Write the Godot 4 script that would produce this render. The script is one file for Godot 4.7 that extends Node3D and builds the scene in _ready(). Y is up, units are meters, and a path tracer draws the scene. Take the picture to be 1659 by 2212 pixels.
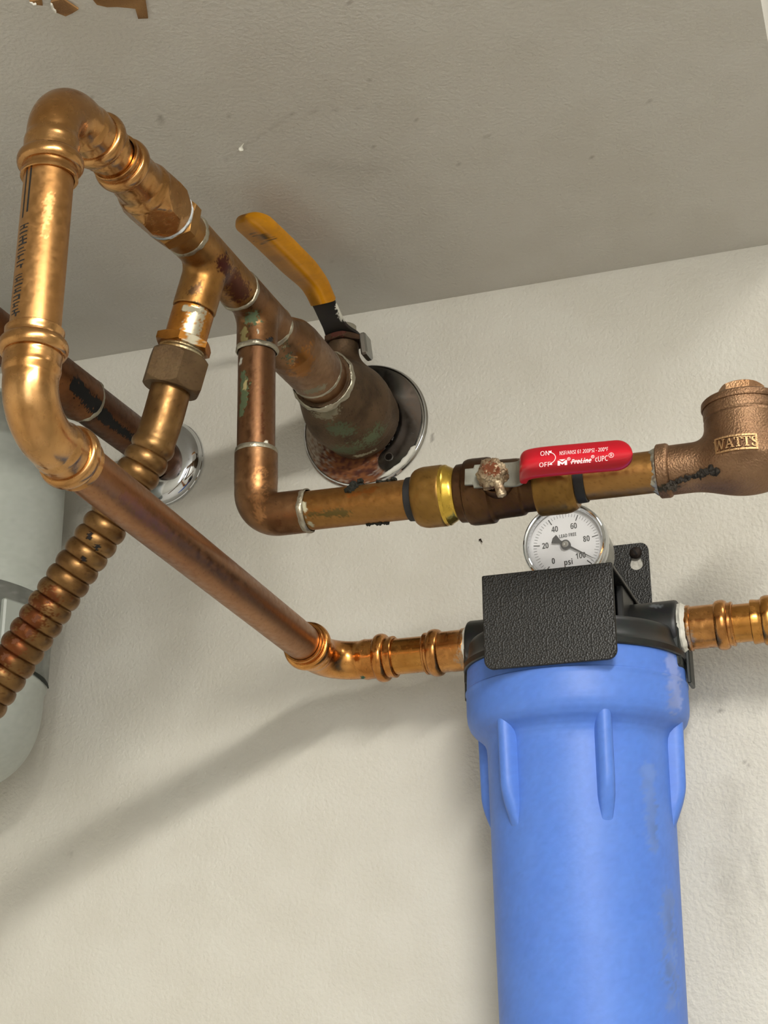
extends Node3D
# Millimetres are used throughout for the plumbing: x right, y up, z out of the back wall. mm() brings them to metres on the room's floor.
const K := 0.001
const LIFT := 1940.0

class Buf:
	var v := PackedVector3Array()
	var n := PackedVector3Array()
	var c := PackedColorArray()
	var uv := PackedVector2Array()
	var i0 := PackedInt32Array()
	var i1 := PackedInt32Array()

var root: Node3D
var origin := Vector3.ZERO
var names := {}
var na := FastNoiseLite.new()
var nb := FastNoiseLite.new()
var nc := FastNoiseLite.new()
var M := {}

# ------------------------------------------------------------------ nodes
func mm(p: Vector3) -> Vector3:
	return Vector3(p.x, p.y + LIFT, p.z) * K

func numbered(called: String) -> String:
	var k: int = names.get(called, 0)
	names[called] = k + 1
	return called if k == 0 else "%s_%03d" % [called, k]

func thing(called: String, label: String, category: String, at: Vector3, group := "") -> Node3D:
	root = Node3D.new()
	root.name = numbered(called)
	add_child(root)
	root.position = mm(at)
	origin = at
	root.set_meta("label", label)
	root.set_meta("category", category)
	if group != "":
		root.set_meta("group", group)
	return root

func build(b: Buf, mats: Array) -> ArrayMesh:
	var v := PackedVector3Array()
	v.resize(b.v.size())
	for i in b.v.size():
		v[i] = (b.v[i] - origin) * K
	var am := ArrayMesh.new()
	for k in 2:
		var ix: PackedInt32Array = b.i0 if k == 0 else b.i1
		if ix.is_empty():
			continue
		var arr := []
		arr.resize(Mesh.ARRAY_MAX)
		arr[Mesh.ARRAY_VERTEX] = v
		arr[Mesh.ARRAY_NORMAL] = b.n
		if b.c.size() == v.size():
			arr[Mesh.ARRAY_COLOR] = b.c
		if b.uv.size() == v.size():
			arr[Mesh.ARRAY_TEX_UV] = b.uv
		arr[Mesh.ARRAY_INDEX] = ix
		am.add_surface_from_arrays(Mesh.PRIMITIVE_TRIANGLES, arr)
		am.surface_set_material(am.get_surface_count() - 1, mats[mini(k, mats.size() - 1)])
	return am

func part(called: String, b: Buf, mats: Array, parent: Node3D = null, label := "") -> MeshInstance3D:
	var o := MeshInstance3D.new()
	o.name = called
	o.mesh = build(b, mats)
	(parent if parent else root).add_child(o, true)
	if label != "":
		o.set_meta("label", label)
	return o

func solo(called: String, b: Buf, mats: Array, label: String, category: String, at: Vector3, group := "") -> MeshInstance3D:
	origin = at
	var o := MeshInstance3D.new()
	o.name = numbered(called)
	o.mesh = build(b, mats)
	o.position = mm(at)
	add_child(o)
	o.set_meta("label", label)
	o.set_meta("category", category)
	if group != "":
		o.set_meta("group", group)
	return o

func struct(called: String, b: Buf, mats: Array) -> MeshInstance3D:
	origin = Vector3(0, -LIFT, 0)
	var o := MeshInstance3D.new()
	o.name = called
	o.mesh = build(b, mats)
	add_child(o)
	o.set_meta("kind", "structure")
	return o

# ------------------------------------------------------------------ geometry
func quad(b: Buf, i: int, j: int, k: int, l: int) -> void:
	# corners in ring order; wound so that the front (clockwise) side is the one the normals point to
	var g := (b.v[j] - b.v[i]).cross(b.v[l] - b.v[i])
	if g.length_squared() < 1e-12:
		g = (b.v[k] - b.v[j]).cross(b.v[l] - b.v[j])
	var flip := g.dot(b.n[i] + b.n[k]) > 0.0
	var dull := false
	if b.c.size() > k and b.c[i].a + b.c[j].a + b.c[k].a + b.c[l].a < 2.0:
		dull = true
	var t := PackedInt32Array([i, l, k, i, k, j]) if flip else PackedInt32Array([i, j, k, i, k, l])
	if dull:
		b.i1.append_array(t)
	else:
		b.i0.append_array(t)

func tri(b: Buf, p: Vector3, q: Vector3, r: Vector3, out: Vector3, col := Color.WHITE) -> void:
	var g := (q - p).cross(r - p)
	var n := g.normalized()
	if n.dot(out) < 0.0:
		n = -n
	var s := b.v.size()
	b.v.append_array(PackedVector3Array([p, q, r]))
	b.n.append_array(PackedVector3Array([n, n, n]))
	b.c.append_array(PackedColorArray([col, col, col]))
	if g.dot(out) > 0.0:
		b.i0.append_array(PackedInt32Array([s, s + 2, s + 1]))
	else:
		b.i0.append_array(PackedInt32Array([s, s + 1, s + 2]))

func face4(b: Buf, p: Vector3, q: Vector3, r: Vector3, s: Vector3, out: Vector3, col := Color.WHITE) -> void:
	tri(b, p, q, r, out, col)
	tri(b, p, r, s, out, col)

func smooth(b: Buf, deg: float) -> void:
	# crease-angle normals over an already indexed mesh
	var src := b.i0.duplicate()
	src.append_array(b.i1)
	var first1 := b.i0.size()
	var near := {}
	var fn := PackedVector3Array()
	for t in range(0, src.size(), 3):
		var a := b.v[src[t]]
		var g := (b.v[src[t + 2]] - a).cross(b.v[src[t + 1]] - a)
		fn.append(g)
		for k in 3:
			var key := Vector3i((b.v[src[t + k]] * 200.0).round())
			if near.has(key):
				near[key].append(t / 3)
			else:
				near[key] = [t / 3]
	var lim := cos(deg_to_rad(deg))
	var o := Buf.new()
	for t in range(0, src.size(), 3):
		var me := fn[t / 3].normalized()
		for k in 3:
			var p := b.v[src[t + k]]
			var sum := Vector3.ZERO
			for f in near[Vector3i((p * 200.0).round())]:
				if fn[f].normalized().dot(me) > lim:
					sum += fn[f]
			o.v.append(p)
			o.n.append(sum.normalized() if sum.length_squared() > 1e-14 else me)
			if b.c.size():
				o.c.append(b.c[src[t + k]])
			if t < first1:
				o.i0.append(t + k)
			else:
				o.i1.append(t + k)
	b.v = o.v
	b.n = o.n
	b.c = o.c
	b.i0 = o.i0
	b.i1 = o.i1
	b.uv = PackedVector2Array()

func frames(path: PackedVector3Array, ref: Vector3) -> Array:
	var cum := PackedFloat32Array([0.0])
	for i in range(1, path.size()):
		cum.append(cum[i - 1] + path[i].distance_to(path[i - 1]))
	var tan := PackedVector3Array()
	for i in path.size():
		tan.append((path[mini(i + 1, path.size() - 1)] - path[maxi(i - 1, 0)]).normalized())
	var nor := PackedVector3Array()
	var n := (ref - tan[0] * ref.dot(tan[0])).normalized()
	for i in path.size():
		n = (n - tan[i] * n.dot(tan[i])).normalized()
		nor.append(n)
	return [cum, tan, nor]

# A tube, lathe or fitting: the profile (distance along the path, radius) swept round it. Profile corners sharper than 35 degrees stay sharp.
func sweep(b: Buf, path: PackedVector3Array, prof: PackedVector2Array, segs: int, paint = null, jitter = null, ref := Vector3(0.31, 0.9, 0.27), step := 0.0) -> void:
	var fr := frames(path, ref)
	var cum: PackedFloat32Array = fr[0]
	var pts := PackedVector2Array()
	for i in prof.size():
		if i > 0 and step > 0.0:
			var m := int(ceil(prof[i].distance_to(prof[i - 1]) / step))
			for k in range(1, m):
				pts.append(prof[i - 1].lerp(prof[i], float(k) / m))
		pts.append(prof[i])
	var rings := []
	for i in pts.size():
		var d0 := (pts[i] - pts[maxi(i - 1, 0)]).normalized()
		var d1 := (pts[mini(i + 1, pts.size() - 1)] - pts[i]).normalized()
		if i == 0:
			d0 = d1
		if i == pts.size() - 1:
			d1 = d0
		if d0.dot(d1) < 0.82:
			rings.append([pts[i], d0])
			rings.append([pts[i], d1])
		else:
			rings.append([pts[i], (d0 + d1).normalized()])
	var start := b.v.size()
	var seg := 0
	for ring in rings:
		var s: float = ring[0].x
		var r0: float = ring[0].y
		var d: Vector2 = ring[1]
		seg = clampi(cum.bsearch(s) - 1, 0, path.size() - 2)
		var f := clampf((s - cum[seg]) / maxf(cum[seg + 1] - cum[seg], 1e-6), 0.0, 1.0) if s >= 0.0 and s <= cum[cum.size() - 1] else (s - cum[seg]) / maxf(cum[seg + 1] - cum[seg], 1e-6)
		var p := path[seg].lerp(path[seg + 1], f)
		var fc := clampf(f, 0.0, 1.0)
		var t: Vector3 = fr[1][seg].lerp(fr[1][seg + 1], fc).normalized()
		var n: Vector3 = fr[2][seg].lerp(fr[2][seg + 1], fc)
		n = (n - t * n.dot(t)).normalized()
		var w := t.cross(n)
		for k in segs + 1:
			var a := TAU * k / segs
			var e := n * cos(a) + w * sin(a)
			var r := r0
			if jitter != null:
				r += jitter.call(s, a, r0, p + e * r0)
			var q := p + e * r
			var nn := (e * d.x - t * d.y).normalized()
			b.v.append(q)
			b.n.append(nn)
			b.uv.append(Vector2(a / TAU, s * K))
			if paint != null:
				b.c.append(paint.call(q, nn, s, a))
	var row := segs + 1
	for i in rings.size() - 1:
		if rings[i][0] == rings[i + 1][0]:
			continue
		for k in segs:
			var a0 := start + i * row + k
			quad(b, a0, a0 + 1, a0 + row + 1, a0 + row)
	if jitter != null:
		regrid(b, start, rings.size(), row)

func regrid(b: Buf, start: int, rows: int, row: int) -> void:
	for i in rows:
		for k in row:
			var id := start + i * row + k
			var kl := k - 1 if k > 0 else row - 2
			var kr := k + 1 if k < row - 1 else 1
			var up := mini(i + 1, rows - 1)
			var dn := maxi(i - 1, 0)
			var old := b.n[id]
			var du := b.v[start + i * row + kr] - b.v[start + i * row + kl]
			# keep the side of a crease that the ring belongs to
			if b.v[start + up * row + k].distance_squared_to(b.v[id]) < 1e-8:
				up = i
			if b.v[start + dn * row + k].distance_squared_to(b.v[id]) < 1e-8:
				dn = i
			var dv := b.v[start + up * row + k] - b.v[start + dn * row + k]
			var g := du.cross(dv)
			if g.length_squared() < 1e-12:
				continue
			g = g.normalized()
			b.n[id] = g if g.dot(old) >= 0.0 else -g

func line(a: Vector3, c: Vector3) -> PackedVector3Array:
	return PackedVector3Array([a, c])

func bend(a: Vector3, corner: Vector3, c: Vector3, r: float, steps := 24) -> PackedVector3Array:
	var d0 := (a - corner).normalized()
	var d1 := (c - corner).normalized()
	var half := acos(clampf(d0.dot(d1), -1, 1)) / 2.0
	var tl := r / tan(half)
	var mid := corner + (d0 + d1).normalized() * (r / sin(half))
	var p0 := corner + d0 * tl
	var p1 := corner + d1 * tl
	var out := PackedVector3Array([a, p0.lerp(a, 0.02)])
	var u := (p0 - mid)
	var w := (p1 - mid)
	for k in steps + 1:
		out.append(mid + u.normalized().slerp(w.normalized(), float(k) / steps) * r)
	out.append(p1.lerp(c, 0.02))
	out.append(c)
	return out

func length_of(path: PackedVector3Array) -> float:
	var l := 0.0
	for i in range(1, path.size()):
		l += path[i].distance_to(path[i - 1])
	return l

func prof(list: Array, k := 1.0, shift := 0.0) -> PackedVector2Array:
	var o := PackedVector2Array()
	for i in range(0, list.size(), 2):
		o.append(Vector2(list[i] + shift, list[i + 1] * k))
	return o

func mirrored(p: PackedVector2Array, total: float) -> PackedVector2Array:
	var o := PackedVector2Array()
	for i in range(p.size() - 1, -1, -1):
		o.append(Vector2(total - p[i].x, p[i].y))
	return o

func arc(cx: float, cy: float, r: float, a0: float, a1: float, n: int) -> PackedVector2Array:
	var o := PackedVector2Array()
	for k in n + 1:
		var a := deg_to_rad(lerpf(a0, a1, float(k) / n))
		o.append(Vector2(cx + r * cos(a), cy + r * sin(a)))
	return o

# A press socket from its lip inwards: lip, rolled bead, body. Ends at radius rb.
func press(rb := 12.7, bead := 15.0, at := 6.5, long := 22.0) -> PackedVector2Array:
	var o := prof([0.6, 11.05, 0.0, 11.4, 0.0, 12.6, 0.4, 12.95, 1.4, 12.9, at - 1.6, 12.5, at - 0.4, 12.6])
	var h := bead - 12.6
	for k in 13:
		var a := PI * k / 12.0
		o.append(Vector2(at + 3.5 - 3.6 * cos(a), 12.6 + h * pow(sin(a), 0.8)))
	o.append_array(prof([at + 7.4, rb, long, rb]))
	return o

func hex_nut(b: Buf, base: Vector3, dir: Vector3, ref: Vector3, flat: float, h: float, cham: float, hole: float, paint = null) -> void:
	var corner := flat / cos(PI / 6)
	var js := func(s, a, r0, _p):
		var m := fposmod(a, PI / 3) - PI / 6
		return minf(r0, flat / cos(m)) - r0
	var p := prof([0, hole, 0, flat * 0.985, cham, corner + 0.05, h - cham, corner + 0.05, h, flat * 0.985, h, hole])
	sweep(b, line(base, base + dir.normalized() * h), p, 72, paint, js, ref, 0.8)
	smooth(b, 24)

func disc(b: Buf, c: Vector3, dir: Vector3, r: float, segs := 64, col := Color.WHITE, inner := 0.0) -> void:
	var d := dir.normalized()
	var u := d.cross(Vector3(0.2, 1, 0.33)).normalized()
	var w := d.cross(u)
	for k in segs:
		var e0 := u * cos(TAU * k / segs) + w * sin(TAU * k / segs)
		var e1 := u * cos(TAU * (k + 1) / segs) + w * sin(TAU * (k + 1) / segs)
		if inner > 0.0:
			face4(b, c + e0 * inner, c + e1 * inner, c + e1 * r, c + e0 * r, d, col)
		else:
			tri(b, c, c + e0 * r, c + e1 * r, d, col)

func box(b: Buf, c: Vector3, size: Vector3, ch := 0.0, turn := Basis.IDENTITY, col := Color.WHITE) -> void:
	var h := size / 2.0
	var i := h - Vector3(ch, ch, ch)
	for ax in 3:
		for s in [-1.0, 1.0]:
			var u := (ax + 1) % 3
			var w := (ax + 2) % 3
			var pts := []
			for q in [[-1, -1], [1, -1], [1, 1], [-1, 1]]:
				var p := Vector3.ZERO
				p[ax] = s * h[ax]
				p[u] = q[0] * i[u]
				p[w] = q[1] * i[w]
				pts.append(c + turn * p)
			var o := Vector3.ZERO
			o[ax] = s
			face4(b, pts[0], pts[1], pts[2], pts[3], turn * o, col)
	if ch <= 0.0:
		return
	for ax in 3:
		var u := (ax + 1) % 3
		var w := (ax + 2) % 3
		for q in [[-1, -1], [1, -1], [1, 1], [-1, 1]]:
			var pts := []
			for t in [[-1, 0], [1, 0], [1, 1], [-1, 1]]:
				var p := Vector3.ZERO
				p[ax] = t[0] * i[ax]
				p[u] = q[0] * (h[u] if t[1] == 0 else i[u])
				p[w] = q[1] * (i[w] if t[1] == 0 else h[w])
				pts.append(c + turn * p)
			var o := Vector3.ZERO
			o[u] = q[0]
			o[w] = q[1]
			face4(b, pts[0], pts[1], pts[2], pts[3], turn * o, col)
	for x in [-1, 1]:
		for y in [-1, 1]:
			for z in [-1, 1]:
				tri(b, c + turn * Vector3(x * h.x, y * i.y, z * i.z), c + turn * Vector3(x * i.x, y * h.y, z * i.z), c + turn * Vector3(x * i.x, y * i.y, z * h.z), turn * Vector3(x, y, z), col)

# A flat outline (in the plane of u and w) given a thickness along u x w, its rims bevelled.
func plate(b: Buf, poly: PackedVector2Array, o: Vector3, u: Vector3, w: Vector3, thick: float, bev := 0.4, col := Color.WHITE) -> void:
	var d := u.cross(w).normalized()
	if Geometry2D.is_polygon_clockwise(poly):
		poly.reverse()
	var inner := poly
	if bev > 0.0:
		var off := Geometry2D.offset_polygon(poly, -bev, Geometry2D.JOIN_MITER)
		if off.size() == 1 and off[0].size() == poly.size():
			# line the inset outline up with the outer one
			var best := 0
			for k in poly.size():
				if off[0][k].distance_to(poly[0]) < off[0][best].distance_to(poly[0]):
					best = k
			inner = PackedVector2Array()
			for k in poly.size():
				inner.append(off[0][(best + k) % poly.size()])
		else:
			bev = 0.0
	var at := func(q: Vector2, h: float) -> Vector3: return o + u * q.x + w * q.y + d * h
	var ix := Geometry2D.triangulate_polygon(inner)
	for t in range(0, ix.size(), 3):
		tri(b, at.call(inner[ix[t]], thick), at.call(inner[ix[t + 1]], thick), at.call(inner[ix[t + 2]], thick), d, col)
		tri(b, at.call(inner[ix[t]], 0.0), at.call(inner[ix[t + 1]], 0.0), at.call(inner[ix[t + 2]], 0.0), -d, col)
	for k in poly.size():
		var l := (k + 1) % poly.size()
		var e := poly[l] - poly[k]
		var out := u * e.y - w * e.x
		if e.length_squared() < 1e-10:
			continue
		face4(b, at.call(poly[k], bev), at.call(poly[l], bev), at.call(poly[l], thick - bev), at.call(poly[k], thick - bev), out, col)
		if bev > 0.0:
			face4(b, at.call(poly[k], thick - bev), at.call(poly[l], thick - bev), at.call(inner[l], thick), at.call(inner[k], thick), out.normalized() + d, col)
			face4(b, at.call(poly[k], bev), at.call(poly[l], bev), at.call(inner[l], 0.0), at.call(inner[k], 0.0), out.normalized() - d, col)

func rounded(x0: float, y0: float, x1: float, y1: float, r: Array, n := 6) -> PackedVector2Array:
	# corners: lower left, lower right, upper right, upper left
	var o := PackedVector2Array()
	var cs := [[x0, y0, 1, 1, 180.0], [x1, y0, -1, 1, 270.0], [x1, y1, -1, -1, 0.0], [x0, y1, 1, -1, 90.0]]
	for k in 4:
		var q = cs[k]
		var rr: float = r[k]
		if rr <= 0.0:
			o.append(Vector2(q[0], q[1]))
		else:
			o.append_array(arc(q[0] + q[2] * rr, q[1] + q[3] * rr, rr, q[4], q[4] + 90.0, n))
	return o

# A bent strip of metal or a dipped grip: superelliptic section, width and thickness vary along it.
func ribbon(b: Buf, path: PackedVector3Array, side: Vector3, half_w: PackedFloat32Array, half_t: PackedFloat32Array, paint = null, power := 0.45, segs := 40) -> void:
	var fr := frames(path, side)
	var start := b.v.size()
	for i in path.size():
		var t: Vector3 = fr[1][i]
		var u := (side - t * side.dot(t)).normalized()
		var w := t.cross(u)
		for k in segs + 1:
			var a := TAU * k / segs
			var ca := cos(a)
			var sa := sin(a)
			var e := u * (signf(ca) * pow(absf(ca), power) * half_w[i]) + w * (signf(sa) * pow(absf(sa), power) * half_t[i])
			b.v.append(path[i] + e)
			b.n.append(e.normalized() if e.length_squared() > 1e-10 else t)
			b.c.append(paint.call(path[i] + e, e, float(i), a) if paint != null else Color.WHITE)
	var row := segs + 1
	for i in path.size() - 1:
		for k in segs:
			var a0 := start + i * row + k
			quad(b, a0, a0 + 1, a0 + row + 1, a0 + row)

func dense(path: PackedVector3Array, step: float) -> PackedVector3Array:
	# a rounded run through the given points
	var c := Curve3D.new()
	for i in path.size():
		var t := Vector3.ZERO
		if i > 0 and i < path.size() - 1:
			t = (path[i + 1] - path[i - 1]).normalized() * minf(path[i].distance_to(path[i - 1]), path[i].distance_to(path[i + 1])) * 0.38
		c.add_point(path[i], -t, t)
	var l := c.get_baked_length()
	var o := PackedVector3Array()
	var m := int(ceil(l / step))
	for k in m + 1:
		o.append(c.sample_baked(l * k / m, true))
	return o

func smin(a: float, d: float, k: float) -> float:
	var h := maxf(k - absf(a - d), 0.0) / k
	return minf(a, d) - h * h * k * 0.25

func cyl(p: Vector3, a: Vector3, d: Vector3, l: float, r: float, e := 0.6) -> float:
	# a rounded cylinder from a, along the unit vector d, l long
	var q := p - a
	var s := q.dot(d)
	var x := (q - d * s).length() - r + e
	var y := absf(s - l / 2.0) - l / 2.0 + e
	return minf(maxf(x, y), 0.0) + Vector2(maxf(x, 0), maxf(y, 0)).length() - e

func nets(b: Buf, f: Callable, lo: Vector3, hi: Vector3, h: float, paint = null) -> void:
	var nx := int(ceil((hi.x - lo.x) / h)) + 1
	var ny := int(ceil((hi.y - lo.y) / h)) + 1
	var nz := int(ceil((hi.z - lo.z) / h)) + 1
	var val := PackedFloat32Array()
	val.resize(nx * ny * nz)
	val.fill(1e9)
	var B := 5
	for bz in range(0, nz - 1, B):
		for by in range(0, ny - 1, B):
			for bx in range(0, nx - 1, B):
				var mid := lo + Vector3(bx + B * 0.5, by + B * 0.5, bz + B * 0.5) * h
				if absf(f.call(mid)) > B * h * 1.05:
					continue
				for z in range(bz, mini(bz + B + 1, nz)):
					for y in range(by, mini(by + B + 1, ny)):
						var at := (z * ny + y) * nx
						for x in range(bx, mini(bx + B + 1, nx)):
							if val[at + x] > 1e8:
								val[at + x] = f.call(lo + Vector3(x, y, z) * h)
	var cell := {}
	var offs := [0, 1, nx, nx + 1, nx * ny, nx * ny + 1, nx * ny + nx, nx * ny + nx + 1]
	var pos := [Vector3(0, 0, 0), Vector3(1, 0, 0), Vector3(0, 1, 0), Vector3(1, 1, 0), Vector3(0, 0, 1), Vector3(1, 0, 1), Vector3(0, 1, 1), Vector3(1, 1, 1)]
	var edges := [[0, 1], [2, 3], [4, 5], [6, 7], [0, 2], [1, 3], [4, 6], [5, 7], [0, 4], [1, 5], [2, 6], [3, 7]]
	for z in nz - 1:
		for y in ny - 1:
			for x in nx - 1:
				var at := (z * ny + y) * nx + x
				if val[at] > 1e8:
					continue
				var neg := 0
				var ok := true
				for k in 8:
					var q := val[at + offs[k]]
					if q > 1e8:
						ok = false
						break
					if q < 0.0:
						neg += 1
				if not ok or neg == 0 or neg == 8:
					continue
				var sum := Vector3.ZERO
				var cnt := 0
				for e in edges:
					var d0 := val[at + offs[e[0]]]
					var d1 := val[at + offs[e[1]]]
					if (d0 < 0.0) != (d1 < 0.0):
						sum += pos[e[0]].lerp(pos[e[1]], d0 / (d0 - d1))
						cnt += 1
				cell[at] = b.v.size()
				var p := lo + (Vector3(x, y, z) + sum / cnt) * h
				b.v.append(p)
				var e := 0.4
				var g := Vector3(f.call(p + Vector3(e, 0, 0)) - f.call(p - Vector3(e, 0, 0)), f.call(p + Vector3(0, e, 0)) - f.call(p - Vector3(0, e, 0)), f.call(p + Vector3(0, 0, e)) - f.call(p - Vector3(0, 0, e))).normalized()
				b.n.append(g)
				if paint != null:
					b.c.append(paint.call(p, g, 0.0, 0.0))
	var sy := nx
	var sz := nx * ny
	for at in cell:
		if val[at + 1] < 1e8 and (val[at] < 0.0) != (val[at + 1] < 0.0):
			emit_net(b, cell, at, sy, sz)
		if val[at + sy] < 1e8 and (val[at] < 0.0) != (val[at + sy] < 0.0):
			emit_net(b, cell, at, sz, 1)
		if val[at + sz] < 1e8 and (val[at] < 0.0) != (val[at + sz] < 0.0):
			emit_net(b, cell, at, 1, sy)

func emit_net(b: Buf, cell: Dictionary, at: int, s: int, t: int) -> void:
	if cell.has(at - s) and cell.has(at - t) and cell.has(at - s - t):
		quad(b, cell[at], cell[at - s], cell[at - s - t], cell[at - t])

# ------------------------------------------------------------------ colour
func lin(r: float, g: float, bl: float) -> Color:
	return Color(r, g, bl).srgb_to_linear()

func flat(c: Color) -> Callable:
	return func(_p, _n, _s, _a): return c

# Metal with drifting tone, fine specks, and marks of its own. A mark: [from, to, radius, colour, dull, raggedness]
func coat(base: Color, alt: Color, dark: Color, specks := 0.2, marks := [], scale := 1.0, streak := Vector3.ZERO) -> Callable:
	return func(p: Vector3, _n, _s, _a):
		var q := p * scale
		var qs := q
		if streak != Vector3.ZERO:
			qs = q - streak * q.dot(streak) * 0.88
		var t := clampf(0.5 + 1.1 * na.get_noise_3dv(qs), 0.0, 1.0)
		var c := base.lerp(alt, t)
		var d := nb.get_noise_3dv(q * 1.5)
		if d > 0.42:
			c = c.lerp(dark, minf((d - 0.42) * 5.0, 1.0) * specks * 1.6)
		var w := nc.get_noise_3dv(qs * 0.55)
		c = c.lerp(dark, clampf(w * 1.5 + 0.1, 0.0, 1.0) * specks * 1.5)
		c = c * (1.0 + 0.10 * nc.get_noise_3dv(q * 2.5))
		var keep := 1.0
		for m in marks:
			var a: Vector3 = m[0]
			var ab: Vector3 = m[1] - a
			var u := clampf((p - a).dot(ab) / maxf(ab.length_squared(), 1e-6), 0.0, 1.0)
			var dd: float = (p - a - ab * u).length() / m[2] + (nb.get_noise_3dv(p * 1.3) * 0.9 + na.get_noise_3dv(p * 3.0) * 0.7) * m[5]
			if dd < 1.0:
				var col: Color = m[3]
				c = c.lerp(col.lerp(col * (0.75 + 0.5 * t), 0.7), 1.0 if m[4] else clampf((1.0 - dd) * 3.0, 0.0, 1.0))
				if m[4]:
					keep = 0.0
		c.a = keep
		return c

func noise_tex(size: int, freq: float, normal := false, kind := FastNoiseLite.TYPE_SIMPLEX_SMOOTH, ramp: Gradient = null, bump := 4.0, sd := 3, octaves := 3) -> NoiseTexture2D:
	var t := NoiseTexture2D.new()
	var f := FastNoiseLite.new()
	f.noise_type = kind
	f.frequency = freq
	f.seed = sd
	f.fractal_octaves = octaves
	if kind == FastNoiseLite.TYPE_CELLULAR:
		f.cellular_return_type = FastNoiseLite.RETURN_DISTANCE
		f.fractal_type = FastNoiseLite.FRACTAL_NONE
	t.noise = f
	t.width = size
	t.height = size
	t.seamless = true
	t.as_normal_map = normal
	t.bump_strength = bump
	if ramp:
		t.color_ramp = ramp
	return t

func ramp(a: float, c: float) -> Gradient:
	var g := Gradient.new()
	g.set_color(0, Color(a, a, a))
	g.set_color(1, Color(c, c, c))
	return g

func metal(rough: float, metallic := 1.0, vc := true, col := Color.WHITE) -> StandardMaterial3D:
	var m := StandardMaterial3D.new()
	m.vertex_color_use_as_albedo = vc
	m.albedo_color = col
	m.metallic = metallic
	m.roughness = rough
	return m

func tri_plane(m: StandardMaterial3D, per_metre: float, world := false) -> StandardMaterial3D:
	m.uv1_triplanar = true
	m.uv1_world_triplanar = world
	m.uv1_scale = Vector3.ONE * per_metre
	m.uv1_triplanar_sharpness = 4.0
	return m

func relief(m: StandardMaterial3D, tex: Texture2D, depth_cm: float) -> StandardMaterial3D:
	m.heightmap_enabled = true
	m.heightmap_texture = tex
	m.heightmap_scale = depth_cm
	return m

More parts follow.
